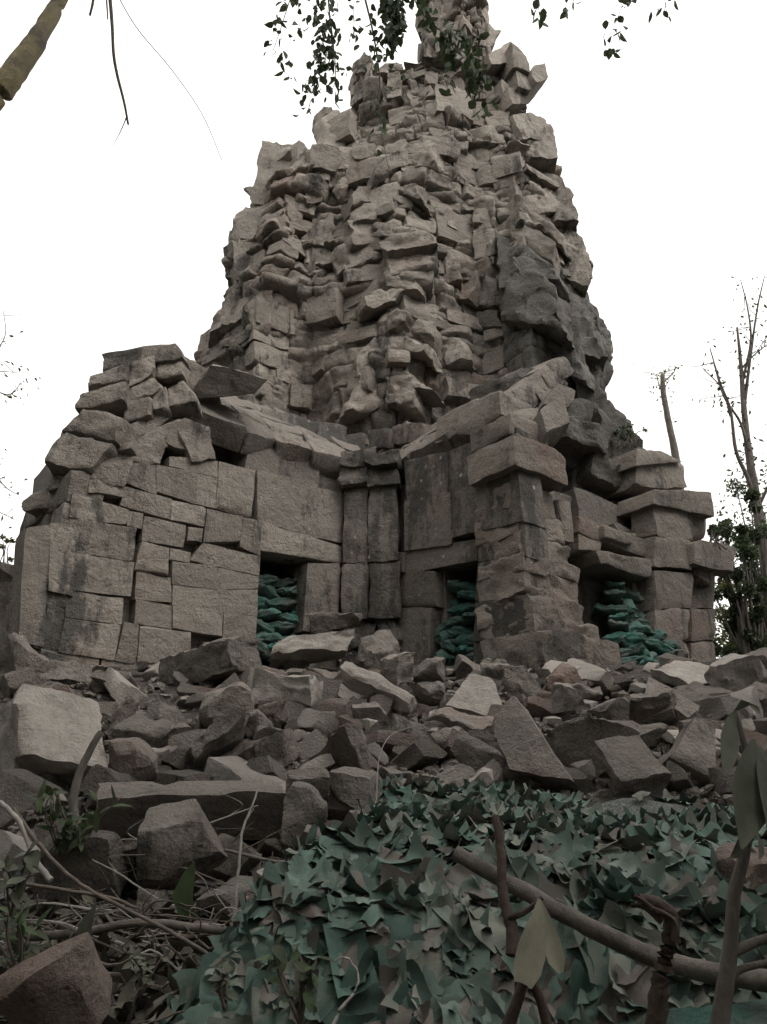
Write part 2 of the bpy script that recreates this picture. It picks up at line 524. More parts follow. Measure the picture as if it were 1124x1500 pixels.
# end face of the left wing, seen edge on
def clad(G, p0, u, nrm, zs, u0, u1, lens=(.5, 1.0), thick=.5, jit=.05, tilt=.02, gap=.012, skip=0.0, **kw):
    for z0, z1 in zip(zs[:-1], zs[1:]):
        s, e = u0(z0) if callable(u0) else u0, u1(z0) if callable(u1) else u1
        while s < e - .05:
            l = min(random.uniform(*lens), e - s)
            if e - s - l < .25: l = e - s
            if random.random() >= skip:
                d = random.uniform(-jit, jit)
                t = random.uniform(-tilt, tilt)
                P = lambda uu, zz, dd: p0 + u * uu + ZUP * zz + nrm * (d + dd)
                q = [P(s + gap, z1 - gap, t), P(s + l - gap, z1 - gap, -t), P(s + l - gap, z0 + gap, -t), P(s + gap, z0 + gap, t)]
                G.stone(quad8(q, nrm, thick), **kw)
            s += l
clad(wall, C0 - 5.35 * AX, -BX, -AX, np.arange(2.4, 6.3, .5), .0, lambda z: 2.4 - .12 * (z - 2.4), lens=(.6, 1.1), thick=.5, n=5, rnd=.05, amp=.04, chips=3)
wall.build('left_wing_wall', M['wall'], temple)

# ---- stacked stones at the gable end of the left wing
gab = Geo()
GN = nz(np.array([-.12, -.95, .12]))
for q, y in [(((300,70),(515,40),(530,92),(290,125)),10.6), (((268,135),(378,100),(372,150),(258,182)),10.45), (((235,200),(365,150),(362,212),(225,248)),10.3),
          (((378,100),(450,80),(450,132),(372,180)),10.5), (((450,90),(538,92),(532,142),(450,150)),10.6), (((375,180),(450,140),(472,180),(370,232)),10.5),
          (((445,180),(492,172),(487,232),(445,242)),10.5), (((360,212),(447,200),(440,252),(365,278)),10.4), (((180,298),(250,235),(370,262),(332,338)),10.0),
          (((125,400),(185,303),(332,335),(272,415)),9.9), (((143,435),(290,402),(270,452),(138,482)),10.1), (((72,502),(147,460),(152,525),(68,540)),10.3),
          (((148,470),(270,440),(258,492),(150,525)),10.1), (((328,335),(390,310),(382,357),(328,375)),10.1), (((492,170),(545,150),(580,215),(485,235)),10.6),(((530,70),(610,120),(560,190),(520,150)),10.9)]:
    free(gab, c3, q, y, GN + np.array([random.uniform(-.08, .08), 0, random.uniform(-.05, .05)]), thick=random.uniform(.7, 1.1), n=9, rnd=.06, amp=.045, chips=3, chipsize=.25)
for q, ps in [(((375,290),(500,200),(565,245),(400,330)),-.15), (((385,335),(520,258),(540,330),(380,395)),-.05), (((470,330),(540,248),(620,285),(625,380)),.0), (((262,445),(330,350),(395,358),(368,468)),.02), (((350,385),(395,335),(500,330),(470,402)),.02), (((530,300),(610,285),(640,380),(560,390)),.05)]:
    trace(gab, c3, q, 'L', thick=.8, push=ps, n=9, rnd=.05, amp=.05, chips=3, chipsize=.3)
free(gab, ident, ((-40,812),(14,824),(18,960),(-40,960)), 11.3, nz(np.array([-.3, -.95, .05])), thick=1.2, n=11, rnd=.08, amp=.08, chips=4, chipsize=.3)
# the bulk behind those stones
for (a0, a1, b0, b1, z0, z1) in [(-5.0, -3.3, -2.4, -.6, 6.0, 7.3), (-4.6, -3.0, -2.2, -.8, 7.2, 8.0), (-5.1, -2.6, -2.4, -.4, 5.4, 6.5)]:
    gab.stone(box8(a0, a1, b0, b1, z0, z1), n=6, rnd=.2, amp=.1, chips=4)
gab.build('gable_end', M['wall'], temple)

# ---- eaves cornice and roof slope over the left wall
cor = Geo()
CN = nz(BX + .15 * ZUP)
for q, push in [(((605,212),(705,232),(700,300),(607,290)),.1), (((640,250),(775,290),(762,410),(640,362)),.2), (((765,285),(932,338),(925,440),(760,402)),.22),
                (((775,232),(938,280),(932,335),(768,280)),.3), (((938,272),(1022,290),(1027,352),(938,340)),.3), (((1022,300),(1088,312),(1083,385),(1022,352)),.25),
                (((925,345),(1030,355),(1020,480),(930,440)),.08), (((560,335),(642,350),(640,400),(560,380)),.12), (((480,300),(605,290),(610,360),(480,350)),.05),
                (((1030,400),(1090,420),(1085,500),(1020,490)),.05)]:
    trace(cor, c3, q, (C0, CN), thick=.7, push=push, n=6, rnd=.06, amp=.035, chips=4, chipsize=.4)
for q, push in [(((225,150),(335,128),(335,180),(230,192)),.28), (((330,130),(452,75),(490,78),(332,176)),.25), (((110,190),(232,176),(228,232),(108,226)),.45),
                (((190,110),(262,95),(250,150),(195,150)),.3), (((130,120),(195,112),(195,160),(125,165)),.3), (((30,95),(130,128),(128,178),(20,140)),.2)]:
    trace(cor, c4, q, (C0, nz(-AX + .1 * ZUP)), thick=.7, push=push, n=6, rnd=.06, amp=.03, chips=4, chipsize=.35)
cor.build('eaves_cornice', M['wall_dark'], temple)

roof = Geo()
def roof_slope(a0, a1, z_eave, z_top, depth, along, inward, steps, start, lens=(.5, 1.1), taper=0.0):
    """courses of stone stepping up and in from the eaves"""
    for k in range(steps):
        t0, t1 = k / steps, (k + 1.25) / steps
        s = a0 + taper * t0
        while s < a1:
            l = random.uniform(*lens)
            e = min(s + l, a1)
            zz = [z_eave + (z_top - z_eave) * (t ** .85) for t in (t0, t1)]
            dj = random.uniform(-.05, .05)
            f0 = start + along * s + inward * (depth * t0 + dj); f1 = start + along * e + inward * (depth * t0 + dj)
            g0 = start + along * s + inward * (depth * t1 + dj); g1 = start + along * e + inward * (depth * t1 + dj)
            nn = nz(np.cross(along, inward * depth + ZUP * (z_top - z_eave)))
            if nn[2] < 0: nn = -nn
            q = [g0 + ZUP * zz[1], g1 + ZUP * zz[1], f1 + ZUP * zz[0], f0 + ZUP * zz[0]]
            roof.stone(quad8(q, nn, .45), n=5, rnd=.05, amp=.05, chips=3, chipsize=.4)
            s = e + .01
roof_slope(-3.6, .3, 7.35, 9.0, 1.9, AX, -BX, 5, C0 + .0 * BX)
roof_slope(-.2, 3.1, 7.3, 8.9, 1.7, BX, AX, 5, C0 + .0 * AX)
# wing of the right roof: its gable edge stones
for q, y in [(((560,70),(620,30),(640,100),(575,135)),10.6), (((470,80),(560,60),(570,130),(480,165)),10.7), (((600,0),(650,20),(640,60),(570,60)),10.9)]:
    free(roof, c4, q, y, nz(BX + .3 * ZUP - .3 * AX), thick=.8, n=6, rnd=.05, amp=.04, chips=4)
roof.build('wing_roof', M['roof'], temple)

# ---- corner pilaster and the right wing's long wall
pil = Geo()
PN = nz(BX - AX)
for (z0, z1, e, am, ps) in [(2.4, 3.2, .04, .05, .02), (3.2, 3.9, .0, .06, -.02), (3.9, 4.4, .0, .09, -.06), (4.4, 5.35, .02, .04, .0), (5.35, 6.72, .0, .035, .0), (6.72, 7.05, .06, .05, .06), (7.05, 7.32, .1, .06, .12)]:
    A0, A1 = W(-.78 - e, .12, 0), W(-.12, .78 + e, 0); mid_ = (A0 + A1) / 2 + (A1 - A0) * random.uniform(-.08, .08)
    for p, q_ in ((A0, mid_), (mid_, A1)):
        o_ = PN * (ps + random.uniform(-.03, .03))
        pil.stone(quad8([p + o_ + ZUP * z1, q_ + o_ + ZUP * z1, q_ + o_ + ZUP * z0, p + o_ + ZUP * z0], PN, .8), n=9, rnd=.03, amp=am, chips=3, chipsize=.25)
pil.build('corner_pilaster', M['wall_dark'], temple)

rw = Geo()
for q in [((225,195),(330,172),(330,270),(232,292)), ((331,172),(452,125),(450,240),(331,270)), ((453,130),(500,112),(505,220),(452,240)),
          ((225,294),(340,272),(340,402),(225,418)), ((342,270),(505,222),(520,342),(342,385)), ((222,420),(405,388),(405,440),(222,475)),
          ((407,388),(522,346),(525,430),(407,446)), ((407,447),(525,432),(525,530),(400,542)), ((400,544),(525,534),(525,625),(398,642)),
          ((398,644),(525,628),(525,760),(392,760)), ((150,465),(297,470),(300,555),(150,558)), ((150,560),(292,560),(284,690),(150,680)),
          ((130,680),(284,692),(280,780),(130,780)), ((130,420),(222,422),(222,470),(130,465))]:
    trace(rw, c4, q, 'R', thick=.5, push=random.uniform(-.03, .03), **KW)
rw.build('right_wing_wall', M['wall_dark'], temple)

# ---- front pier of the right wing: eroded mouldings, capital block above
pier = Geo()
zf = lambda py: zat(py, 10.3)
cz = [1.9, zf(985), zf(925), zf(905), zf(868), zf(832), zf(808), zf(778), zf(742), zf(700)]
prof = [.36, .34, .18, .10, .05, .05, .0, -.02, -.06]
aend = [1.6, 1.6, 1.35, 1.25, 1.25, 1.25, 1.1, 1.05, .95]
for k in range(9):
    d, e = prof[k], aend[k]
    s = -.03 if k < 6 else .0
    pier.stone(box8(s, e, 2.5, BF + d, cz[k] - .02, cz[k + 1] + .012), n=12, rnd=.05, amp=.05, chips=3, chipsize=.28)
# small upright slab standing on the ledge
pier.stone(box8(1.0, 1.25, BF - .2, BF - .02, zf(768), zf(704)), n=5, rnd=.03, amp=.02, chips=3)
pier.build('porch_pier', M['pier'], temple)
cap = Geo()
cap.stone(box8(-.18, 1.0, 2.55, BF + .16, zf(690), zf(640)), n=8, rnd=.05, amp=.03, chips=4, chipsize=.5)
cap.stone(box8(-.12, .92, 2.5, BF + .06, zf(640), zf(606)), n=8, rnd=.06, amp=.035, chips=5, chipsize=.6)
cap.stone(box8(.0, .9, 2.2, BF - .25, zf(606), zf(560)), n=6, rnd=.06, amp=.05, chips=5, chipsize=.5)
cap.stone(box8(.05, .8, 1.6, BF - .7, zf(590), zf(548)), n=6, rnd=.06, amp=.05, chips=5, chipsize=.5)
cap.build('pier_capital', M['pier'], temple)

# ---- porch with the third opening
porch = Geo()
def Fq(q, push=0.0, thick=.5, **kw):
    k = dict(n=7, rnd=.04, amp=.03, chips=3, chipsize=.4); k.update(kw)
    trace(porch, c4, q, 'F', thick=thick, push=push, **k)
lin = Geo()
trace(lin, c4, ((655,330),(845,395),(842,440),(655,378)), 'F', thick=.7, push=-.25, n=8, rnd=.05, amp=.03, chips=3)
trace(lin, c4, ((700,412),(845,440),(832,485),(712,448)), 'F', thick=.75, push=-.12, n=8, rnd=.05, amp=.035, chips=4)
trace(lin, c4, ((660,376),(712,400),(708,420),(660,420)), 'F', thick=.6, push=-.25, n=6, rnd=.04, amp=.03, chips=3)
lin.build('door_lintel', M['pier'], temple)
Fq(((845,290),(940,300),(940,390),(848,380)), -.1)
Fq(((848,382),(938,392),(938,462),(850,455)), -.05)
Fq(((850,470),(940,470),(935,560),(848,560)), -.1)
Fq(((848,562),(935,562),(935,640),(846,640)), -.1)
Fq(((846,642),(935,642),(935,760),(844,760)), -.1)
Fq(((790,470),(846,465),(846,600),(795,600)), -.45)
Fq(((795,602),(846,602),(846,760),(800,760)), -.45)
Fq(((940,460),(995,480),(992,560),(938,560)), -.35)
Fq(((938,562),(995,562),(993,640),(938,640)), -.3)
Fq(((938,642),(995,642),(995,760),(938,760)), -.3)
Fq(((930,300),(985,330),(975,390),(940,390)), -.2)
Fq(((940,385),(1048,410),(1040,470),(945,450)), .05, thick=.9)
Fq(((945,452),(1000,470),(985,505),(945,480)), -.15)
Fq(((850,262),(985,275),(990,330),(845,300)), .0, thick=.8)
Fq(((800,170),(915,190),(925,262),(800,262)), -.5, thick=.9)
Fq(((800,165),(860,168),(915,195),(800,205)), -.4, thick=.9)
Fq(((915,265),(990,300),(985,330),(920,290)), -.35, thick=.7)
Fq(((720,355),(800,380),(790,400),(722,385)), -.15, thick=.5)
porch.build('porch_wall', M['pier'], temple)
# dark inner wall over the porch, set back where the vault has fallen
inner = Geo()
clad(inner, C0 + 1.9 * BX, AX, BX, [4.8, 5.3, 5.8, 6.3, 6.8, 7.3, 7.8, 8.3], .9, lambda z: 4.4 - .42 * (z - 4.8), lens=(.7, 1.2), thick=.6, jit=.08, n=5, rnd=.05, amp=.05, chips=3)
for q, ps in [(((612,25),(705,60),(695,140),(618,128)),.45), (((620,132),(722,148),(718,215),(642,205)),.35), (((706,62),(795,160),(785,238),(722,146)),.4), (((642,208),(782,238),(782,302),(642,272)),.3),
              (((650,276),(838,312),(842,360),(650,325)),.4), (((786,160),(802,168),(838,310),(786,298)),.45)]:
    trace(inner, c4, q, (C0 + 1.9 * BX, BX), thick=.9, push=ps, n=10, rnd=.05, amp=.05, chips=3, chipsize=.25)
for q, y in [(((845,540),(890,575),(900,640),(850,640)), 13.9), (((880,580),(922,615),(948,668),(870,680)), 13.7), (((900,640),(950,660),(955,720),(890,720)), 13.5)]:
    free(inner, ident, q, y, np.array([-.2, -.95, .1]), thick=1.3, n=11, rnd=.06, amp=.07, chips=4, chipsize=.35)
for (a0, a1, b1, z0, z1) in [(1.0, 2.15, 2.85, 8.05, 8.6), (2.15, 3.3, 2.75, 7.55, 8.1), (3.0, 4.0, 2.6, 7.1, 7.6)]:
    inner.stone(box8(a0, a1, 1.5, b1, z0, z1), n=11, rnd=.08, amp=.07, chips=4, chipsize=.4)   # broken edge of the fallen vault
inner.build('porch_inner_wall', M['tower_dark'], temple)  # the shade of this recess is put into the dark stone colour
corebox(1.3, 5.0, -.5, 1.5, 2.5, 7.4)
corebox(3.2, 4.7, 1.5, BF - .55, 2.5, 6.2)
corebox(1.5, 3.3, 1.5, BF - 1.3, 2.5, 5.4)
corebox(1.6, 4.0, .5, BF - .9, 4.5, 6.6)
corebox(2.4, 5.2, 1.0, 2.6, 2.5, 6.75)
corebox(1.4, 3.4, 1.5, BF - .5, a_on(900, 800, 'F')[2] + .15, 5.6)

# ------------------------------------------------------------------ tower
YS = 15.2
LS = [(300,600),(286,512),(300,490),(312,440),(342,408),(336,370),(346,310),(362,275),(385,262),(384,215),(396,206),(430,215),(458,212),(461,165),(488,150),(508,128),(513,88),(535,78),(575,84),(606,92),(612,80),(614,30),(620,-5),(626,-60)]
RS = [(890,600),(884,572),(893,520),(875,470),(850,428),(862,418),(860,365),(850,330),(845,290),(830,255),(815,230),(820,210),(805,178),(775,155),(770,135),(745,110),(735,75),(732,50),(716,0),(705,-60)]
zL = np.array([at(px, py, YS)[2] for px, py in LS]); xL = np.array([at(px, py, YS)[0] for px, py in LS])
zR = np.array([at(px, py, YS)[2] for px, py in RS]); xR = np.array([at(px, py, YS)[0] for px, py in RS])
ZT = zat(-50, 16)
ZF = [5.0, 8.9, 11.0, 13.5, 16.0, 17.6, 19.0, 21.0, 23.5, 26.0]
FF = [2.9, 2.75, 2.55, 2.4, 1.8, 1.4, 1.2, 1.05, .9, .7]
TY = 16.3
SHAPE = np.array([(-.72, .55), (-1.0, .05), (-1.0, -.35), (-.66, -.86), (-.52, -.66), (-.42, -.60), (-.02, -.98), (.06, -.95), (.42, -.60), (.50, -.70), (.60, -.98), (1.0, -.45), (1.0, .1), (.72, .55), (.25, .95), (-.25, .95)])
SHAPE_TOP = np.array([(-.8, .6), (-1.0, .1), (-.95, -.35), (-.7, -.75), (-.5, -.75), (-.35, -.8), (-.05, -1.0), (.08, -.98), (.4, -.78), (.55, -.78), (.75, -.8), (1.0, -.4), (1.0, .1), (.75, .6), (.25, .9), (-.25, .9)])
def tower_plan(z):
    l, r = np.interp(z, zL, xL), np.interp(z, zR, xR)
    f = np.interp(z, ZF, FF)
    k = np.clip((z - 13.5) / 5.0, 0, 1)
    s = SHAPE * (1 - k) + SHAPE_TOP * k
    cx = .2 if z < 13 else .2 + (l + r - .4) / 2 * min(1, (z - 13) / 4)
    x = np.where(s[:, 0] < 0, cx + s[:, 0] * (cx - l), cx + s[:, 0] * (r - cx))
    hw = (r - l) / 2
    y = TY + np.where(s[:, 1] < 0, s[:, 1] * max(f, .4), s[:, 1] * max(f, hw * .8))
    return np.stack([x, y], 1)
tw, twd = Geo(), Geo()
def tower_mass():
    nE = len(SHAPE)
    Pm = tower_plan(12.0)
    cols = []                                           # (edge, t)
    for i in range(nE):
        ln = np.linalg.norm(Pm[(i + 1) % nE] - Pm[i])
        back = (SHAPE[i][1] + SHAPE[(i + 1) % nE][1]) / 2 > .35
        m = max(2, int(ln / (.25 if back else .038)))
        cols += [(i, k / m) for k in range(m)]
    zz = np.arange(5.0, ZT, .04)
    ei = np.array([c[0] for c in cols]); et = np.array([c[1] for c in cols])
    B = np.zeros((len(zz), len(cols), 2)); NR = np.zeros_like(B)
    for r, z in enumerate(zz):
        P = tower_plan(z); Q = np.roll(P, -1, 0)
        e = Q - P; nn = np.stack([e[:, 1], -e[:, 0]], 1); nn /= np.maximum(1e-6, np.linalg.norm(nn, axis=1))[:, None]
        B[r] = P[ei] * (1 - et[:, None]) + Q[ei] * et[:, None]
        # normals blended near the arrises
        pv, nx_ = np.roll(nn, 1, 0), np.roll(nn, -1, 0)
        w0 = np.clip(.5 - et * 2.0, 0, .5)[:, None]; w1 = np.clip(et * 2.0 - 1.5, 0, .5)[:, None]
        v = nn[ei] * (1 - w0 - w1) + pv[ei] * w0 + nx_[ei] * w1
        NR[r] = v / np.maximum(.3, np.linalg.norm(v, axis=1))[:, None]
    sd = np.linalg.norm(np.diff(B[len(zz) // 3], axis=0, append=B[len(zz) // 3][:1]), axis=1)
    S = np.concatenate([[0], np.cumsum(sd)[:-1]])
    P3 = np.concatenate([B, np.repeat(zz[:, None, None], len(cols), 1)], 2)
    SS = np.repeat(S[None], len(zz), 0); ZZ = np.repeat(zz[:, None], len(cols), 1)
    # wandering courses and joints
    zw = ZZ + .10 * vnoise(P3 * .55, 41) + .035 * vnoise(P3 * 2.2, 42)
    sw = SS + .14 * vnoise(P3 * .7 + 9, 43) + .04 * vnoise(P3 * 2.5, 44)
    rg = random.Random(77)
    zc = [4.0]
    while zc[-1] < ZT + 1: zc.append(zc[-1] + rg.choice([.26, .34, .4, .45, .5, .62]))
    zc = np.array(zc)
    ci = np.clip(np.searchsorted(zc, zw) - 1, 0, len(zc) - 2)
    D = np.zeros_like(ZZ); tone = np.zeros_like(ZZ); edge = np.ones_like(ZZ)
    mask = np.clip(.5 + 1.1 * vnoise(P3 * .45 + 3, 51), .15, 1.0)      # where the stones still read singly
    mask *= np.interp(ZZ, [zat(600, 13.6), zat(470, 13.6), zat(400, 14)], [.45, .5, 1.0])
    hi = np.clip((ZZ - 12) / 6, 0, 1)
    for c in range(len(zc) - 1):
        sel = ci == c
        if not sel.any(): continue
        bs = [-2.0]
        while bs[-1] < S[-1] + 2: bs.append(bs[-1] + rg.uniform(.32, .95))
        bs = np.array(bs); nb = len(bs)
        k = np.clip(np.searchsorted(bs, sw[sel]) - 1, 0, nb - 2)
        off = np.array([rg.gauss(0, .085) + (.18 if rg.random() < .14 else 0) - (.22 if rg.random() < .14 else 0) for _ in range(nb)])
        tx = np.array([rg.gauss(0, .16) for _ in range(nb)]); ty = np.array([rg.gauss(-.02, .16) for _ in range(nb)])
        tn = np.array([rg.random() for _ in range(nb)])
        sm = (bs[k] + bs[np.minimum(k + 1, nb - 1)]) / 2; zm = (zc[c] + zc[c + 1]) / 2
        ds = np.minimum(sw[sel] - bs[k], bs[k + 1] - sw[sel]); dz = np.minimum(zw[sel] - zc[c], zc[c + 1] - zw[sel])
        e = np.minimum(ds, dz)
        cst = rg.gauss(0, .05)
        D[sel] = off[k] + cst + tx[k] * (sw[sel] - sm) + ty[k] * (zw[sel] - zm)
        edge[sel] = e; tone[sel] = tn[k]
    brk = .7 + .5 * hi
    D *= mask * brk
    D -= (.085 * np.exp(-(edge / .035) ** 2) + .06 * np.clip(1 - edge / .13, 0, 1) ** 2) * (.35 + .65 * mask)
    er = fbm(P3 * .8 + 20, 61, 3); fi = fbm(P3 * 3.1, 62, 4)
    D += .24 * er + .10 * fbm(P3 * 1.7 + 5, 66, 2) * (1.2 - mask) + .07 * fi - .10 * np.clip(np.abs(vnoise(P3 * 1.5 + 7, 63)) - .45, 0, 1)
    # ledges: strong string courses and the hollows under them
    for zl_, a in ((zat(350, 14.3), .32), (zat(225, 15), .22), (zat(135, 15.3), .12), (zat(420, 14.0), .10)):
        w = ZZ - zl_ + .45 * vnoise(P3 * .5 + 2, 71) + .15 * vnoise(P3 * 1.6 + 2, 72)
        m_ = np.clip(.55 + .9 * vnoise(P3 * .6 + zl_, 73), 0, 1.2)
        D += m_ * a * (np.exp(-np.clip(w, 0, 9) ** 2 / .25) * np.clip((w + .05) / .1, 0, 1) - .8 * np.exp(-((w + .2) / .3) ** 2))
    # the smoother, darker bulge of the right-hand face
    drk = ((ei >= 9) & (ei <= 11))[None] & (ZZ > zat(610, 13.4)) & (ZZ < zat(352, 13.8))
    drk = drk & (vnoise(P3 * .9, 81) > -.45)
    D = np.where(drk, .45 * D + .12, D)
    D -= .06
    out = P3.copy()
    out[..., 0] += NR[..., 0] * D; out[..., 1] += NR[..., 1] * D
    out[..., 2] += .05 * vnoise(P3 * 1.9 + 11, 64)
    nr, nc = len(zz), len(cols)
    idx = np.arange(nr * nc).reshape(nr, nc)
    a = idx[:-1]; b = np.roll(idx, -1, 1)[:-1]; c_ = np.roll(idx, -1, 1)[1:]; d = idx[1:]
    F = np.stack([a, b, c_, d], -1).reshape(-1, 4)
    base = np.array(WORLD_LOC[temple.name])
    me = bpy.data.meshes.new('tower')
    me.from_pydata((out.reshape(-1, 3) - base).tolist(), [], F.tolist() + [idx[-1].tolist()])
    me.polygons.foreach_set('use_smooth', [True] * len(me.polygons))
    me.set_sharp_from_angle(angle=R(50))
    at_ = me.attributes.new('tone', 'FLOAT', 'POINT'); at_.data.foreach_set('value', tone.reshape(-1).astype(np.float32))
    me.materials.append(M['tower_mass']); me.materials.append(M['tower_mass_dark'])
    mi = np.concatenate([drk[:-1].reshape(-1).astype(np.int32), [0]])
    me.polygons.foreach_set('material_index', mi.astype(np.int32))
    me.update()
    o = bpy.data.objects.new('tower', me); COL.objects.link(o); o.parent = temple; WORLD_LOC[o.name] = base
tower_mass()
# crisp facing stones bedded in that mass, course by course
zs = [5.2]; rt = random.Random(19)
while zs[-1] < ZT: zs.append(zs[-1] + rt.choice([.28, .34, .40, .46, .52, .6]))
for z0, z1 in zip(zs[:-1], zs[1:]):
    zm = (z0 + z1) / 2
    P = tower_plan(zm); nP = len(P); cst = rt.gauss(0, .035)
    rough = 1 + .6 * np.clip((zm - 13) / 6, 0, 1)
    for i in range(nP):
        p, q = P[i], P[(i + 1) % nP]
        ln = np.linalg.norm(q - p)
        if ln < .05: continue
        u = (q - p) / ln; n2 = np.array([u[1], -u[0]])
        if (SHAPE[i][1] + SHAPE[(i + 1) % nP][1]) / 2 > .6: continue
        s_ = -.03
        while s_ < ln - .02:
            l = rt.uniform(.4, 1.15)
            if ln - s_ - l < .25: l = ln - s_ + .03
            mid = np.array([*(p + u * (s_ + l / 2)), zm])
            keep = .5 if zm > zat(430, 14) else .32
            if rt.random() < keep and vnoise(mid * .45 + 3, 51) > -.62:
                wob = .24 * float(fbm(mid * .8 + 20, 61, 3)) + cst + rt.gauss(-.01, .036) * rough + (.14 if rt.random() < .09 else 0)
                nv = np.array([n2[0], n2[1], 0]); u3 = np.array([u[0], u[1], 0])
                a = np.array([*(p + u * s_), 0]); b = np.array([*(p + u * (s_ + l)), 0])
                t, lean, dz = rt.gauss(0, .026) * rough, rt.gauss(.02, .04), rt.gauss(0, .02) * rough
                g0 = .006
                z1k = z1
                if rt.random() < .16: z1k = z1 + rt.uniform(.3, .5); wob += .01; l = min(l * 1.4, ln - s_ + .05)
                b = np.array([*(p + u * (s_ + l)), 0])
                qd = [a + nv * (wob + t - lean) + ZUP * (z1k - g0 + dz) + u3 * g0, b + nv * (wob - t - lean) + ZUP * (z1k - g0 + dz + rt.gauss(0, .02)) - u3 * g0,
                      b + nv * (wob - t) + ZUP * (z0 + g0 + dz) - u3 * g0, a + nv * (wob + t) + ZUP * (z0 + g0 + dz + rt.gauss(0, .02)) + u3 * g0]
                dk = i in (9, 10, 11) and zat(610, 13.4) < zm < zat(350, 13.8)
                if not (dk and rt.random() < .6):
                    (twd if dk else tw).stone(quad8(qd, nv, .5), n=7, rnd=.02, amp=.03 * rough, chips=4, chipsize=.38, freq=4.0)
            s_ += l
# solid heart of the tower
hv, hf = [], []
hv, hf = hv, hf
hz = np.linspace(3.0, ZT - .4, 40)
for z in hz:
    P = tower_plan(max(z, 5.2)); c = P.mean(0)
    for p in P: hv.append((*(c + (p - c) * .55), z))
nP = len(SHAPE)
for k in range(len(hz) - 1):
    for i in range(nP):
        hf.append((k * nP + i, k * nP + (i + 1) % nP, (k + 1) * nP + (i + 1) % nP, (k + 1) * nP + i))
hf.append(tuple((len(hz) - 1) * nP + i for i in range(nP)))
core.add(np.array(hv), hf)
sv = []
for z in hz:
    P = tower_plan(max(z, 5.2))
    for p in P: sv.append((p[0], p[1], z))
tower_bvh = BVHTree.FromPolygons(sv, hf)
def tower_y(px, py):
    for k in range(14):                                 # off the edge: take the nearest point of the mass inwards
        r = rcam(px, py)
        h = tower_bvh.ray_cast(Vector(CAM), Vector(nz(r)))
        if h[0] is not None: return h[0].y - CAM[1] + .02 * k
        px += 6 if px < 640 else -6; py += 4
    return 15.3

# named shapes of the tower, traced one by one
NB = {'L': nz(BX + .15 * ZUP), 'R': nz(-AX + .15 * ZUP), 'C': nz(np.array([0, -1, .2])), 'U': nz(np.array([.1, -.6, .6])), 'D': nz(np.array([0, -.8, -.5])),
      'W': nz(np.array([-.8, -.6, .1])), 'E': nz(np.array([.75, -.65, .1]))}
for k_ in ('L', 'R', 'W', 'E', 'U', 'D'): NB[k_] = nz(NB[k_] + .8 * np.array([0, -1, .12]))
def TF(G, conv, q, nk, d=.45, thick=.8, **kw):
    ps = [conv(p) for p in q]
    cx = sum(p[0] for p in ps) / 4; cy = sum(p[1] for p in ps) / 4
    k = dict(n=11, rnd=.05, amp=.075, chips=6, chipsize=.5, freq=2.8); k.update(kw)
    free(G, conv, q, tower_y(cx, cy) - (d - .53) * .8, NB[nk] + np.array([random.uniform(-.1, .1), 0, random.uniform(-.1, .1)]), thick, **k)
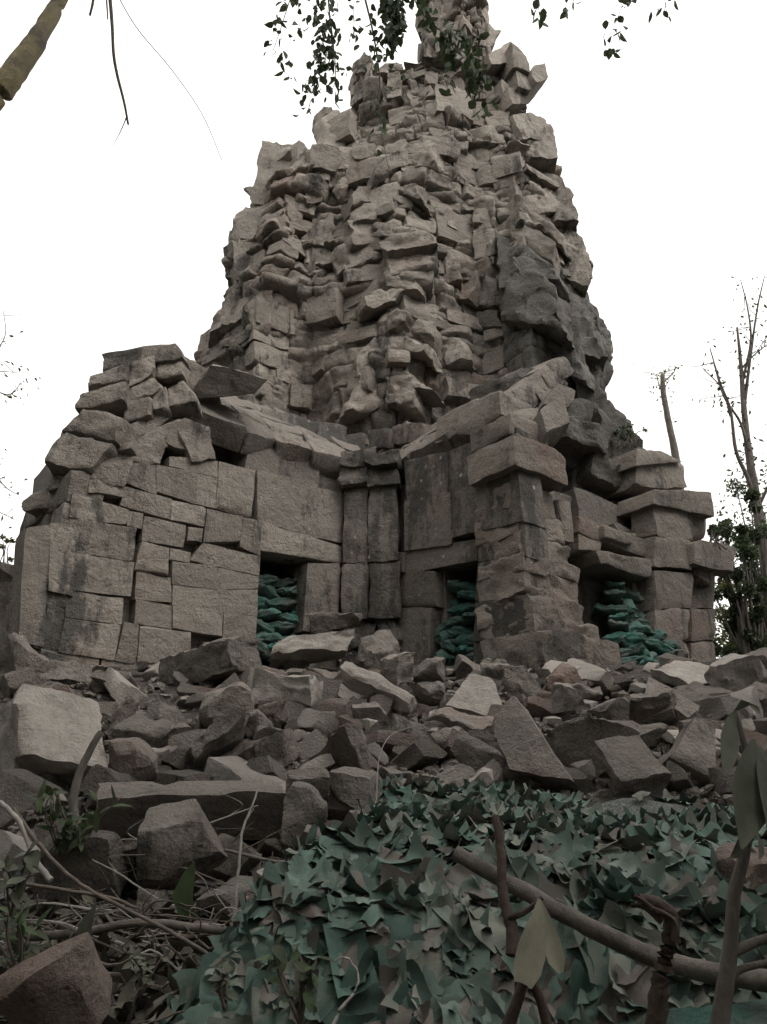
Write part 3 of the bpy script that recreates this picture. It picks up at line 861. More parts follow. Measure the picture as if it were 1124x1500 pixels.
for q, nk, d in [
    # the ragged head
    (((420,180),(455,135),(495,170),(425,235)),'W',.3), (((455,135),(500,185),(490,205),(450,175)),'E',.3), (((500,160),(560,165),(560,210),(500,215)),'C',.4),
    (((610,60),(660,30),(700,60),(615,110)),'W',.35), (((640,0),(720,0),(730,45),(640,60)),'C',.4), (((700,30),(780,25),(790,80),(710,95)),'C',.4), (((780,40),(825,80),(800,125),(760,110)),'E',.4),
    (((615,115),(690,90),(700,150),(615,165)),'W',.35), (((660,150),(740,110),(760,170),(670,190)),'C',.4),
    (((575,240),(640,230),(650,290),(585,300)),'C',.4), (((640,190),(720,180),(730,250),(645,255)),'C',.4),
    (((500,210),(580,200),(590,260),(510,270)),'C',.4),
    # left shoulder
    (((195,370),(245,380),(270,400),(190,450)),'W',.4), (((190,440),(250,410),(290,440),(215,490)),'W',.5), (((250,440),(320,395),(325,450),(265,500)),'L',.5),
    (((140,500),(200,485),(260,510),(230,560)),'W',.5), (((140,560),(240,540),(230,620),(130,620)),'W',.5), (((115,640),(190,610),(230,660),(150,740)),'W',.5),
    (((320,290),(370,280),(390,330),(325,345)),'W',.4), (((375,490),(425,450),(440,480),(400,520)),'L',.55), (((345,450),(385,440),(385,490),(350,500)),'L',.5),
    (((310,500),(355,490),(350,530),(315,540)),'L',.5), (((365,410),(420,395),(425,440),(370,445)),'L',.5),
    # centre ridge
    (((490,440),(600,360),(590,430),(490,470)),'L',.75), (((600,355),(645,375),(640,430),(590,440)),'R',.75), (((430,500),(540,465),(545,510),(430,545)),'L',.6),
    (((550,480),(600,490),(610,525),(560,510)),'R',.6), (((430,550),(540,520),(550,570),(430,600)),'L',.6), (((620,340),(690,360),(700,400),(640,390)),'R',.5),
    (((420,580),(500,570),(520,640),(430,650)),'L',.7), (((500,640),(600,600),(650,640),(520,670)),'C',.75), (((560,600),(640,620),(650,660),(570,650)),'U',.7),
    (((640,690),(710,680),(720,740),(650,745)),'C',.6), (((520,680),(640,690),(640,745),(520,740)),'C',.6),
    (((300,620),(380,560),(385,690),(310,720)),'L',.6), (((310,690),(380,690),(370,740),(310,735)),'L',.5),
    (((690,520),(800,500),(800,560),(700,570)),'R',.5), (((720,580),(800,570),(810,610),(730,620)),'R',.5),
    (((370,650),(500,590),(520,680),(380,720)),'C',.75), (((520,670),(650,660),(650,700),(520,735)),'C',.7), (((300,600),(380,590),(390,700),(310,700)),'C',.6),
    # right shoulder
    (((760,400),(800,345),(840,380),(820,440)),'R',.6), (((700,340),(790,320),(800,380),(710,400)),'R',.5), (((850,300),(930,300),(970,370),(880,370)),'E',.5),
    (((880,390),(930,370),(945,400),(895,415)),'E',.5), (((800,430),(880,420),(900,490),(810,500)),'R',.5), (((890,500),(990,490),(1010,560),(900,560)),'E',.5)]:
    TF(tw, c1, q, nk, d)
for q, nk, d in [(((850,570),(960,640),(955,690),(850,630)),'R',.8), (((880,540),(980,610),(975,640),(870,570)),'R',.75), (((960,640),(1030,660),(1040,760),(960,700)),'E',.6)]:
    TF(tw, c1, q, nk, d)
for q, nk, d in [   # crop 2
    (((150,60),(240,40),(290,100),(200,160)),'L',.5), (((60,130),(130,70),(180,130),(90,200)),'W',.4), (((60,190),(160,150),(170,200),(80,235)),'W',.4), (((140,110),(210,90),(210,190),(165,180)),'L',.5),
    (((240,155),(290,150),(290,195),(245,195)),'L',.5), (((235,60),(290,50),(290,110),(240,110)),'L',.5),
    (((440,90),(520,70),(590,90),(450,120)),'L',.6), (((370,60),(390,50),(385,130),(365,130)),'L',.4), (((390,0),(500,-10),(500,50),(390,60)),'C',.6),(((500,20),(600,30),(600,80),(505,70)),'C',.6),
    (((505,130),(555,135),(550,165),(508,180)),'R',.6), (((555,160),(620,150),(610,205),(560,195)),'R',.55), (((520,190),(600,205),(600,235),(520,230)),'R',.55),
    (((640,180),(690,200),(720,245),(650,270)),'R',.5), (((730,60),(780,40),(800,110),(720,120)),'R',.5), (((690,40),(740,20),(730,100),(680,100)),'R',.5),
    (((500,290),(560,290),(620,330),(510,330)),'R',.5), (((500,330),(570,340),(570,385),(500,375)),'R',.5),
    (((430,230),(500,180),(500,290),(430,310)),'L',.45), (((430,320),(500,300),(500,385),(400,390)),'L',.45)]:
    TF(tw, c2, q, nk, d)
for q, nk, d in [(((386,205),(446,214),(436,300),(366,292)),'C',.75), (((346,300),(402,286),(398,352),(340,348)),'C',.75), (((338,350),(400,350),(392,410),(342,408)),'C',.75), (((318,432),(372,405),(372,470),(306,480)),'C',.7), (((462,166),(508,150),(505,215),(460,212)),'C',.7),
                 (((770,160),(808,178),(818,232),(772,228)),'C',.7), (((826,330),(862,352),(864,420),(830,408)),'C',.75), (((800,255),(836,268),(848,325),(800,320)),'C',.7)]:
    TF(tw, ident, q, nk, d, thick=1.0)
for q, nk, d in [(((846,436),(880,474),(894,525),(850,520)),'C',.75), (((848,522),(895,522),(882,580),(846,560)),'C',.75), (((770,420),(850,432),(850,520),(772,500)),'C',.7)]:
    TF(twd, ident, q, nk, d, thick=1.2, n=13, rnd=.1, amp=.09)
# hollow niche at the right of the head, built of slabs, with a finial stub
def slab(G, conv, q, y, nrm, thick, **kw):
    k = dict(n=6, rnd=.04, amp=.03, chips=3, chipsize=.4); k.update(kw); free(G, conv, q, y, nrm, thick, **k)
slab(tw, c1, ((790,140),(850,108),(865,160),(800,175)), 15.4, NB['E'], .7)
slab(tw, c1, ((850,110),(905,160),(915,200),(860,170)), 15.3, NB['E'], .8)
slab(tw, c1, ((860,170),(912,200),(905,240),(868,230)), 15.35, NB['E'], .7)
slab(tw, c1, ((835,235),(905,225),(890,275),(850,275)), 15.35, NB['E'], .8)
slab(tw, c1, ((905,170),(940,168),(950,205),(908,222)), 15.4, NB['E'], .9)
tw.build('tower_stones', M['tower'], temple)
# the dark bulge of the right-hand face
for q, nk, d in [(((800,-20),(930,60),(960,180),(790,150)),'R',.8), (((800,150),(970,180),(1020,320),(930,260)),'R',.7), (((940,70),(1025,125),(1060,250),(970,225)),'C',.7)]:
    TF(twd, c2, q, nk, d, thick=1.0, n=14, rnd=.14, amp=.09, chips=4, chipsize=.4)
for q, nk, d in [(((810,620),(960,690),(985,761),(815,740)),'R',.75)]:
    TF(twd, c1, q, nk, d, thick=1.3)
for q, nk, d in [(((800,0),(900,-20),(920,60),(800,70)),'R',.7), (((790,70),(880,70),(880,170),(800,150)),'R',.6), (((880,30),(960,70),(960,160),(880,150)),'R',.7), (((900,150),(1000,170),(1010,240),(920,230)),'E',.6), (((960,80),(1040,130),(1040,190),(970,180)),'E',.6),
                 (((990,190),(1075,210),(1080,260),(1000,260)),'E',.5), (((950,240),(1070,260),(1045,340),(970,300)),'E',.5), (((720,100),(790,110),(800,190),(730,190)),'R',.5)]:
    TF(twd, c2, q, nk, d, thick=1.2, n=7)
twd.build('tower_bulge', M['tower_dark'], temple)
core_o.build('core_masonry', M['core'], temple)

# a loose slab that lies on the broken roof of the left wing
g = Geo()
free(g, c3, ((560,210),(622,108),(785,150),(745,195)), 10.9, nz(np.array([.1, -.75, -.45])), thick=.75, n=12, rnd=.02, amp=.025, chips=1, chipsize=.2)
tag(g.build('roof_slab', M['pier'], None, loc=at(*c3((660, 200)), 11)), 'thick loose slab lying on the broken roof edge above the left wall, dark underside showing', 'stone slab')
# ------------------------------------------------------------------ fallen blocks
def ybox(V, Es, y, wpx=None):
    """a box from its nearest corner and the three edges that leave it, all as sight lines; the edge depths follow from the right angles"""
    p = rcam(*V); zc = y / p[1]
    u = [np.array([(e[0] - V[0]) / FPX, (V[1] - e[1]) / FPX]) * zc for e in Es]
    L = [np.linalg.norm(x) for x in u]
    def d(i, j): return min(np.dot(u[i], u[j]), -.06 * L[i] * L[j])
    d01, d02, d12 = d(0, 1), d(0, 2), d(1, 2)
    w2 = [-d01 * d02 / d12, -d01 * d12 / d02, -d02 * d12 / d01]
    mL = max(L)
    w = [float(np.clip(math.sqrt(max(0, x)), .12 * mL, 1.1 * mL)) for x in w2]
    if wpx: w = [x / FPX * zc for x in wpx]
    V3 = CAM + p * zc
    e3 = [CAM + rcam(*e) * (zc + wi) - V3 for e, wi in zip(Es, w)]
    return np.array([[[V3 + i * e3[0] + j * e3[1] + k * e3[2] for k in (0, 1)] for j in (0, 1)] for i in (0, 1)])

BLOCKS = []
def put(name, geo, mat, label, cat='stone block', group='fallen blocks of the rubble slope'):
    v = np.concatenate(geo.v)
    loc = np.array([v[:, 0].mean(), v[:, 1].mean(), v[:, 2].min()])
    o = geo.build(name, M[mat], None, loc=loc, sharp=28)
    tag(o, label, cat, group)
    BLOCKS.append(o)
    return o
def fall(conv, V, E1, E2, E3, mat, label, dy=0.0, chips=5, amp=.024, rnd=.014, n=13, cs=.42, name='fallen_block', cat='stone block', wpx=None):
    P = [conv(x) for x in (V, E1, E2, E3)]
    low = max(p[1] for p in P)
    y = ground_hit(P[0][0], low) - dy
    s = y / 8
    put(name, Geo().stone(ybox(P[0], P[1:], y, wpx), n=n, rnd=rnd * (.5 + s), amp=amp * (.5 + s), chips=chips, chipsize=cs, freq=5.0), mat, label, cat)
def lump(conv, x0, y0, x1, y1, mat, label, rot=0, dy=0.0, name='fallen_boulder', cat='boulder', chips=9, deep=.8, amp=.05):
    (x0, y0), (x1, y1) = conv((x0, y0)), conv((x1, y1))
    cx, cy = (x0 + x1) / 2, (y0 + y1) / 2
    y = ground_hit(cx, y1) - dy
    c = at(cx, cy, y); k = np.linalg.norm(c - CAM) / math.hypot(FPX, cx - 562)
    w, h = (x1 - x0) * k * .54, (y1 - y0) * k * .54
    dd = deep * (w + h) / 2
    c = c + FWD * dd * .6
    rg = random.Random(int(cx * 7 + cy))
    a = R(rot); ax = RIGHT * math.cos(a) + UPC * math.sin(a); up = -RIGHT * math.sin(a) + UPC * math.cos(a)
    yaw = rg.uniform(-.5, .5)
    ax2 = ax * math.cos(yaw) + FWD * math.sin(yaw); fw = -ax * math.sin(yaw) + FWD * math.cos(yaw)
    J = lambda: rg.uniform(.78, 1.12)
    c8 = np.array([[[c + ax2 * w * i * J() + fw * dd * j * J() + up * h * kk * J() for kk in (-1, 1)] for j in (-1, 1)] for i in (-1, 1)])
    s = y / 8
    put(name, Geo().stone(c8, n=13, rnd=.03 * s, amp=amp * .8 * s, chips=chips + 3, chipsize=.8, freq=3.5), mat, label, cat)
def plate(conv, quad, mat, label, thick=.25, tilt=(0, -.75, .65), dy=0.0, name='fallen_slab', cat='stone slab'):
    ps = [conv(p) for p in quad]
    cx = sum(p[0] for p in ps) / 4; low = max(p[1] for p in ps)
    y = ground_hit(cx, low) - dy; nr = nz(tilt)
    cy = sum(p[1] for p in ps) / 4
    p0 = at(cx, cy, y)
    g = Geo().stone(quad8([onplane(*p, p0, nr) for p in ps], nr, thick), n=9, rnd=.012, amp=.016, chips=3, chipsize=.35, freq=5)
    put(name, g, mat, label, cat)

fall(c5, (57,415), (290,470), (55,215), (5,500), 'rubble_pale', 'largest pale squared block with a smooth bright face beside the left edge of the rubble', n=12, dy=.3, chips=2, cs=.15)
fall(c5, (72,205), (95,155), (245,228), (75,225), 'rubble', 'thin flat slab lying on top of the largest pale block', name='fallen_slab', cat='stone slab')
lump(c5, -30,100, 110,230, 'rubble', 'rounded boulder at the foot of the left wing behind the largest pale block')
fall(c5, (622,200), (610,103), (440,252), (720,185), 'rubble', 'long squared block with small peg holes, tipped against the wall below the left opening', chips=3)
fall(c5, (745,148), (772,92), (952,130), (740,183), 'rubble_pale', 'thick slab with a pale flat top lying just under the left sandbagged opening', name='fallen_slab', cat='stone slab')
lump(c5, 862,32, 992,130, 'rubble', 'blunt boulder perched behind the pale-topped slab at the left opening')
fall(c5, (850,290), (680,262), (852,208), (888,300), 'rubble_pale', 'flat pale slab tilted forward in the middle of the heap with two nicks', name='fallen_slab', cat='stone slab', dy=.2)
lump(c5, 552,228, 692,348, 'rubble', 'rough rounded boulder left of the flat pale tilted slab')
fall(c5, (415,342), (352,305), (530,345), (418,372), 'rubble', 'low grey block with a worn flat top between the big pale block and the heap')
fall(c5, (702,402), (577,440), (805,330), (722,492), 'rubble', 'bulky split block with a slanting dusty top in the middle of the heap', chips=6, cs=.6)
fall(c5, (745,335), (688,345), (762,272), (775,330), 'rubble_red', 'small notched stone with a red broken face sitting on the bulky split block')
fall(c5, (533,440), (668,325), (540,490), (505,405), 'rubble', 'long wedge of stone leaning left of the bulky split block')
fall(c5, (945,352), (838,435), (1005,472), (985,340), 'rubble_dark', 'dark block standing on its corner with one bright dusty edge', chips=2)
fall(c6, (262,240), (90,163), (266,278), (282,222), 'rubble_pale', 'long pale slab sloping down to the right below the left opening', name='fallen_slab', cat='stone slab', dy=.2)
fall(c6, (235,312), (222,264), (176,352), (330,352), 'rubble', 'squared block with a broken top left of the dark leaning slab', chips=6)
fall(c5, (780,525), (265,545), (792,655), (700,488), 'rubble', 'long dark block with a flat ledge-like top in front of the heap', chips=5, cs=.3, n=12, dy=.1, wpx=(25, 25, 200))
lump(ident, 212,1212, 330,1304, 'rubble', 'broad pointed rock standing in front of the long dark ledge block', dy=.25, chips=10)
fall(c5, (798,500), (785,470), (795,625), (905,485), 'rubble', 'upright brown block at the right end of the long dark ledge block', chips=5)
lump(c5, 905,500, 1045,612, 'rubble_dark', 'round dark boulder under the corner-standing block')
lump(c5, 325,340, 492,412, 'rubble', 'low lumpy rock right of the largest pale block')
lump(c5, 300,395, 420,500, 'rubble_dark', 'dusky lump of stone low beside the largest pale block')
fall(c5, (418,402), (410,480), (492,398), (380,420), 'rubble_pale', 'small pale chunk with a streaked face right of the dusky lump')
lump(c5, 265,240, 358,372, 'rubble_dark', 'dark boulder wedged behind the right side of the largest pale block')
lump(c5, 255,185, 330,240, 'rubble_dark', 'small dark stone between the thin flat slab and the peg-holed block')
plate(c6, ((350,250),(410,175),(468,190),(495,290)), 'rubble_pale', 'pale triangular slab standing upright in the centre of the heap', tilt=(-.15,-.85,.5), thick=.3)
plate(c6, ((455,285),(515,220),(655,435),(500,405)), 'rubble_dark', 'big dark slab leaning right with a sharp bright edge', tilt=(-.45,-.8,.35), thick=.35)
fall(c6, (775,432), (893,408), (768,472), (705,335), 'rubble', 'large smooth boulder-like block with a reddish lower face above the net', chips=5, cs=.6, n=11, amp=.02)
lump(c6, 590,280, 800,410, 'rubble', 'broad low boulder behind the reddish-faced smooth block', rot=-8)
lump(c6, 318,312, 412,372, 'rubble', 'small angular boulder left of the dark leaning slab')
lump(c6, 378,348, 500,425, 'rubble', 'grey boulder at the foot of the dark leaning slab', rot=-25)
lump(c6, 405,415, 470,465, 'rubble_pale', 'little pale stone at the top edge of the net')
fall(c6, (255,420), (190,408), (250,475), (335,425), 'rubble', 'brown block low on the heap just behind the net edge', chips=4)
fall(c6, (235,205), (180,215), (240,130), (272,190), 'rubble', 'upright squared stone in the second row below the re-entrant corner', chips=4)
lump(c6, 122,98, 232,172, 'rubble', 'arched lump of stone beside the upright squared stone', rot=20)
lump(c6, 20,148, 100,212, 'rubble_dark', 'short dark stone above the long pale sloping slab')
lump(c6, 268,150, 345,205, 'rubble', 'flat-topped stone below the middle sandbagged opening')
lump(c6, 262,195, 345,262, 'rubble_dark', 'craggy brown stone left of the pale triangular slab')
lump(c6, 130,248, 218,312, 'rubble_dark', 'dark angular stone under the long pale sloping slab')
fall(c6, (430,300), (300,275), (432,338), (478,285), 'rubble_dark', 'low dark slab in the shadow under the pale triangular slab', name='fallen_slab', cat='stone slab')
fall(c6, (960,207), (842,165), (958,228), (1045,180), 'rubble_pale', 'long pale slab lying below the green sandbag heap', name='fallen_slab', cat='stone slab')
fall(c6, (893,225), (785,232), (895,302), (905,215), 'rubble', 'brown squared block under the long pale slab on the right')
plate(c6, ((838,180),(960,252),(950,292),(832,222)), 'rubble', 'narrow slab slanting between the brown squared block and the long pale slab', thick=.3)
lump(c6, 1015,140, 1140,235, 'rubble_pale', 'large pale boulder at the right edge of the heap', rot=15)
fall(c6, (1110,235), (1062,215), (1112,275), (1150,205), 'rubble_dark', 'dark block in front of the large pale boulder on the right')
plate(c6, ((890,375),(955,278),(1005,312),(995,425)), 'rubble_dark', 'dark triangular slab standing upright behind the hanging big leaf', thick=.25, tilt=(.3,-.85,.4))
lump(c6, 612,215, 682,278, 'rubble', 'knobbly stone below the front pier')
lump(c6, 588,165, 662,232, 'rubble_red', 'reddish tilted stone right under the front pier', rot=35)
lump(c6, 660,205, 728,252, 'rubble', 'small blocky stone right of the knobbly stone')
lump(c6, 498,165, 578,235, 'rubble', 'brown stone left of the reddish tilted stone')
lump(c6, 1010,360, 1060,440, 'rubble_dark', 'dusky stone half hidden behind the hanging big leaf')
lump(c6, 920,310, 985,400, 'rubble', 'rubbly boulder left of the dark triangular slab')
lump(c6, 700,250, 790,300, 'rubble_dark', 'flat brown stone behind the reddish-faced smooth block')
lump(c6, 440,155, 505,210, 'rubble', 'grey lump just above the pale triangular slab')
lump(c6, 800,300, 880,350, 'rubble', 'low stone between the brown squared block and the smooth block')
fall(c7, (492,112), (318,135), (502,250), (470,95), 'rubble', 'grey squared block with a ragged left side low in the foreground', chips=6, dy=.15)
lump(c7, 130,98, 325,250, 'rubble', 'rounded grey block beside the ragged squared block, low on the left', dy=.2, chips=6)
fall(c7, (840,225), (745,195), (838,275), (945,188), 'rubble_pale', 'flat-topped pale stone behind the left edge of the net', name='fallen_slab', cat='stone slab')
lump(c7, 20,478, 250,650, 'rubble_red', 'reddish boulder in the bottom left corner', dy=.2, rot=14, chips=8, amp=.08)
lump(c7, 585,248, 722,345, 'rubble_dark', 'dark purple-grey stone above the fallen pole')
lump(c7, 655,288, 780,372, 'rubble', 'small pinkish rock touching the left edge of the net', rot=20)
plate(c7, ((400,245),(460,238),(460,335),(385,330)), 'rubble', 'thin upright stone slab in the twigs', thick=.12, tilt=(-.2,-.95,.2))
lump(c7, 585,375, 700,420, 'rubble_red', 'flat pinkish stone just below the fallen pole')
lump(c7, 30,425, 130,475, 'rubble', 'half-buried stone above the reddish corner boulder')
lump(c7, 895,75, 1000,160, 'rubble_dark', 'small round dark stone in the gap left of the net')
lump(c7, 970,60, 1075,180, 'rubble', 'pale rough rock propping up the left edge of the net', rot=30)
lump(c7, 270,235, 330,290, 'rubble', 'small grey stone under the rounded grey block')
lump(ident, 1060,1258, 1150,1335, 'rubble_red', 'smooth red-brown rock beside the sapling stem on the right', dy=.72, chips=1, amp=.07)
lump(ident, 1075,960, 1150,1010, 'rubble', 'weathered stone at the foot of the trees on the right')
lump(ident, 350,1045, 392,1080, 'rubble_dark', 'small shadowed stone above the red notched stone')
lump(ident, 480,1140, 560,1205, 'rubble_dark', 'dark rock in the hollow left of the net crest')
lump(ident, 415,1165, 480,1240, 'rubble', 'brown rock below the upright brown block')

# small stuff between: one label, individually placed copies of a dozen shapes
protos = []
SM_LABEL = 'small broken sandstone chunk wedged among the larger fallen blocks'
for i in range(14):
    rg = random.Random(900 + i)
    w, d, h = rg.uniform(.7, 1.2), rg.uniform(.6, 1.1), rg.uniform(.4, .9)
    J = lambda: rg.uniform(.75, 1.15)
    c8 = np.array([[[np.array([w * a * J(), d * b * J(), h * c * J()]) for c in (-1, 1)] for b in (-1, 1)] for a in (-1, 1)])
    protos.append(Geo().add(*stone_geo(c8, n=7, rnd=.06, amp=.08, chips=7, chipsize=.7, freq=1.2)))
small_src = []
for i, gproto in enumerate(protos):
    o = gproto.build('rubble_chunk', M[['rubble', 'rubble', 'rubble_pale', 'rubble_dark', 'rubble_red'][i % 5]], None, loc=(0, 0, 0), sharp=30)
    tag(o, SM_LABEL, 'rubble', 'small rubble between the blocks'); small_src.append([o, False])
cnt = 0
while cnt < 285:
    px = random.uniform(-20, 1145); py = random.triangular(945, 1330, 1010)
    if py > 1150 and px > 520 + (1300 - py) * .3 - 100: continue
    y = ground_hit(px, py)
    p = at(px, py, y)
    e = small_src[random.randrange(14)]
    if e[1]:
        o = e[0].copy(); COL.objects.link(o)
    else: o = e[0]; e[1] = True
    s = random.choice([.08, .10, .13, .16, .20, .25]) * (.5 + y / 14)
    o.location = (p[0], p[1], p[2] - s * .1); o.scale = (s, s * random.uniform(.7, 1.1), s * random.uniform(.6, 1))
    o.rotation_euler = (random.uniform(-.6, .6), random.uniform(-.6, .6), random.uniform(0, 6.3))
    cnt += 1

# gravel and splinters that nobody could count
gr_ = Geo()
cube_v, cube_f = cube_grid(2)
for i in range(5600):
    px = random.uniform(-300, 1500); py = random.triangular(945, 1340, 1040)
    if py > 1160 and 500 < px < 1150: continue
    y = ground_hit(px, py) if i % 1 == 0 else 8; p = at(px, py, y)
    s = random.choice([.015, .02, .03, .04, .055]) * (.4 + y / 10)
    v = cube_v * (1 - .25 * (np.abs(cube_v).sum(1, keepdims=True) > 2.5)) * np.array([random.uniform(.6, 1.2), random.uniform(.6, 1.2), random.uniform(.3, .8)]) * s
    v = v + np.array([[random.uniform(-.3, .3) * s for _ in range(3)] for _ in range(len(v))])
    a = random.uniform(0, 6.3); ca, sa = math.cos(a), math.sin(a)
    v = np.stack([v[:, 0] * ca - v[:, 1] * sa, v[:, 0] * sa + v[:, 1] * ca, v[:, 2]], 1) + p + np.array([0, 0, -.06])
    gr_.add(v, cube_f)
o = gr_.build('gravel', M['rubble'], None, loc=(0, 7, 2), sharp=20); o['kind'] = 'stuff'

# ------------------------------------------------------------------ sandbags in the openings
def woven(name, c1, c2, dust):
    m, nt, b = newmat(name); g = N(nt)
    tc = g.node('ShaderNodeTexCoord'); oi = g.node('ShaderNodeObjectInfo')
    co = tc.outputs['Object']
    mp = g.node('ShaderNodeVectorMath', _operation='ADD'); cx = g.node('ShaderNodeCombineXYZ')
    g.link(g.math('MULTIPLY', oi.outputs['Random'], 31.0), cx.inputs[0]); g.link(co, mp.inputs[0]); g.link(cx.outputs[0], mp.inputs[1])
    col = g.mix(oi.outputs['Random'], c1, c2)
    d = g.noise(mp.outputs[0], 4, 6, .65)
    col = g.mix(g.ramp(d, .42, .66, 0, .85), col, dust)
    g.link(col, b.inputs['Base Color']); b.inputs['Roughness'].default_value = .7; b.inputs['Specular IOR Level'].default_value = .25
    bp = g.node('ShaderNodeBump', Strength=.9, Distance=.05); g.link(g.noise(mp.outputs[0], 16, 7, .65), bp.inputs['Height']); g.link(bp.outputs[0], b.inputs['Normal'])
    return m
M['bag'] = woven('woven_green_plastic', (.026, .088, .070), (.046, .142, .116), (.085, .09, .08))
M['bag_dusty'] = woven('woven_green_plastic_dusty', (.03, .072, .06), (.048, .10, .084), (.095, .092, .082))
def bag_mesh(seed, L=.52, Wd=.30, H=.16):
    v, f = cube_grid(10)
    v = v.copy(); rg = random.Random(seed)
    x, y, z = v[:, 0], v[:, 1], v[:, 2]
    prof = (1 - np.abs(x) ** 4 * .75)
    flat = np.sqrt(np.clip(1 - np.abs(y) ** 2.4 * .8, .05, 1))
    X = x * L / 2 * (1 + .10 * np.abs(y) * np.abs(x) ** 3); Yy = y * Wd / 2 * (1 - .10 * (1 - np.abs(x)))
    Zz = z * H / 2 * prof * flat - .05 * (x ** 2) * rg.uniform(.2, 1.2) + .02 * x * rg.uniform(-1, 1)
    P = np.stack([X, Yy, Zz], 1)
    P += .02 * np.stack([fbm(P * 19 + seed, 4), fbm(P * 19 + seed, 5), fbm(P * 17 + seed, 6)], 1)
    P += .026 * np.stack([fbm(P * 9 + seed, 1), fbm(P * 9 + seed, 2), fbm(P * 8 + seed, 3)], 1)
    P[:, 2] += .012 * np.sin(x * 9 + rg.uniform(0, 6)) * np.abs(x) * (z > 0)
    return P, f
BAGMESH = {}
def bag(px, py, y, rz, mat, label, group, s=1.0, rx=0, ry=0):
    k = (random.randrange(6), mat)
    if k not in BAGMESH:
        BAGMESH[k] = Geo().add(*bag_mesh(k[0] + 1)).build('sandbag', M[mat], None, loc=(0, 0, 0), sharp=0)
        o = BAGMESH[k]
    else:
        o = BAGMESH[k].copy(); COL.objects.link(o)
    o.location = at(px, py, y); o.rotation_euler = (rx, ry, rz); o.scale = (s, s, s * random.uniform(.9, 1.2))
    tag(o, label, 'sandbag', group)
def plane_y(px, py, pl, push):
    p0, n = PL[pl]; return onplane(px, py, p0 + n * push, n)[1]
rzL, rzR = math.atan2(AX[1], AX[0]), math.atan2(BX[1], BX[0])
lab = 'green woven sandbag packed in the left opening behind the pale-topped slab'
for row in range(7):
    py = 952 - row * 16.5
    for px in ([385, 425, 462] if row % 2 else [375, 408, 446]):
        bag(px + random.uniform(-4, 4), py + (px - 410) * .12 + random.uniform(-3, 3), plane_y(px, py, 'L', -.30 - .03 * row + random.uniform(-.06, .06)), rzL + random.uniform(-.8, .8),
            'bag' if row < 5 and random.random() < .75 else 'bag_dusty', lab, 'sandbags in the left opening', 1.1, random.uniform(-.4, .4), random.uniform(-.5, .5))
lab = 'dark green sandbag packed in the narrow middle opening beside the front pier'
for row in range(8):
    py = 972 - row * 15.0
    for px in ([650, 682] if row % 2 else [636, 664, 694]):
        bag(px + random.uniform(-4, 4), py - (px - 668) * .25 + random.uniform(-3, 3), plane_y(px, py, 'R', -.22 - .03 * row + random.uniform(-.06, .06)), rzR + random.uniform(-.8, .8),
            'bag_dusty' if random.random() < .6 else 'bag', lab, 'sandbags in the middle opening', 1.0, random.uniform(-.4, .4), random.uniform(-.5, .5))
lab = 'bright green sandbag in the heap spilling out of the right-hand porch opening'
for (px, py, push) in [(905,990,.1),(930,988,.12),(960,985,.12),(985,982,.1),(910,975,.05),(935,972,.08),(962,968,.08),(985,962,.05),(912,958,-.05),(936,954,-.02),(962,950,-.02),(978,945,-.05),
                       (908,942,-.1),(930,936,-.12),(953,932,-.15),(905,926,-.2),(925,920,-.22),(942,916,-.25),(900,910,-.3),(918,904,-.32),(936,902,-.35),(897,894,-.36),(914,888,-.38),(898,878,-.4),(912,872,-.42),(900,862,-.42),
                       (895,985,.05),(893,965,-.1),(892,945,-.25),(925,945,.0),(948,962,.1)]:
    bag(px + random.uniform(-4, 4), py + random.uniform(-3, 3), plane_y(px, py, 'F', push - .1), rzL + random.uniform(-.9, .9), 'bag' if random.random() < .8 else 'bag_dusty',
        lab, 'sandbags spilling from the porch opening', 1.1, random.uniform(-.4, .4), random.uniform(-.4, .4))
# ------------------------------------------------------------------ leaves and twigs
def leaf_geo(c, d, up, L, Wd, curl=.2, m=4, shape=0):
    """a leaf: base c, direction d, blade normal up"""
    d = nz(d); s = nz(np.cross(d, up)); up = np.cross(s, d)
    vs, fs = [], []
    for i in range(m + 1):
        t = i / m
        w = Wd * (math.sin(math.pi * min(1, t * .94 + .06)) ** (.8 if shape == 0 else 1.3)) * (1 - .35 * t) * .6
        mid = c + d * L * t + up * (-curl * L * t * t)
        fold = .25 * w
        vs += [mid - s * w + up * fold, mid, mid + s * w + up * fold]
    for i in range(m):
        b = i * 3
        fs += [(b, b + 1, b + 4, b + 3), (b + 1, b + 2, b + 5, b + 4)]
    return np.array(vs), fs
def rdir(rg=random):
    v = np.array([rg.gauss(0, 1) for _ in range(3)]); return nz(v)

def pxpath(pts, y0, y1=None):
    y1 = y0 if y1 is None else y1
    n = len(pts)
    return [at(p[0], p[1], y0 + (y1 - y0) * i / max(1, n - 1)) for i, p in enumerate(pts)]
def stick(name, pts, y0, y1, r0, r1, mat, label, cat, group=None, sides=8, wob=.06, extra=()):
    g = Geo(); c = curve(pxpath(pts, y0, y1), 6)
    k = [a + .0018 * np.array([random.gauss(0, .5) for _ in range(3)]) for a in c]
    g.add(*tube(k, list(np.linspace(r0, r1, len(k))), sides, wob))
    for (ep, ey0, ey1, e0, e1) in extra:
        c = curve(pxpath(ep, ey0, ey1), 5); g.add(*tube(c, list(np.linspace(e0, e1, len(c))), 6, wob))
    loc = np.concatenate(g.v).min(0); loc = np.array([np.concatenate(g.v)[:, 0].mean(), np.concatenate(g.v)[:, 1].mean(), loc[2]])
    return tag(g.build(name, M[mat], None, loc=loc, sharp=60), label, cat, group)

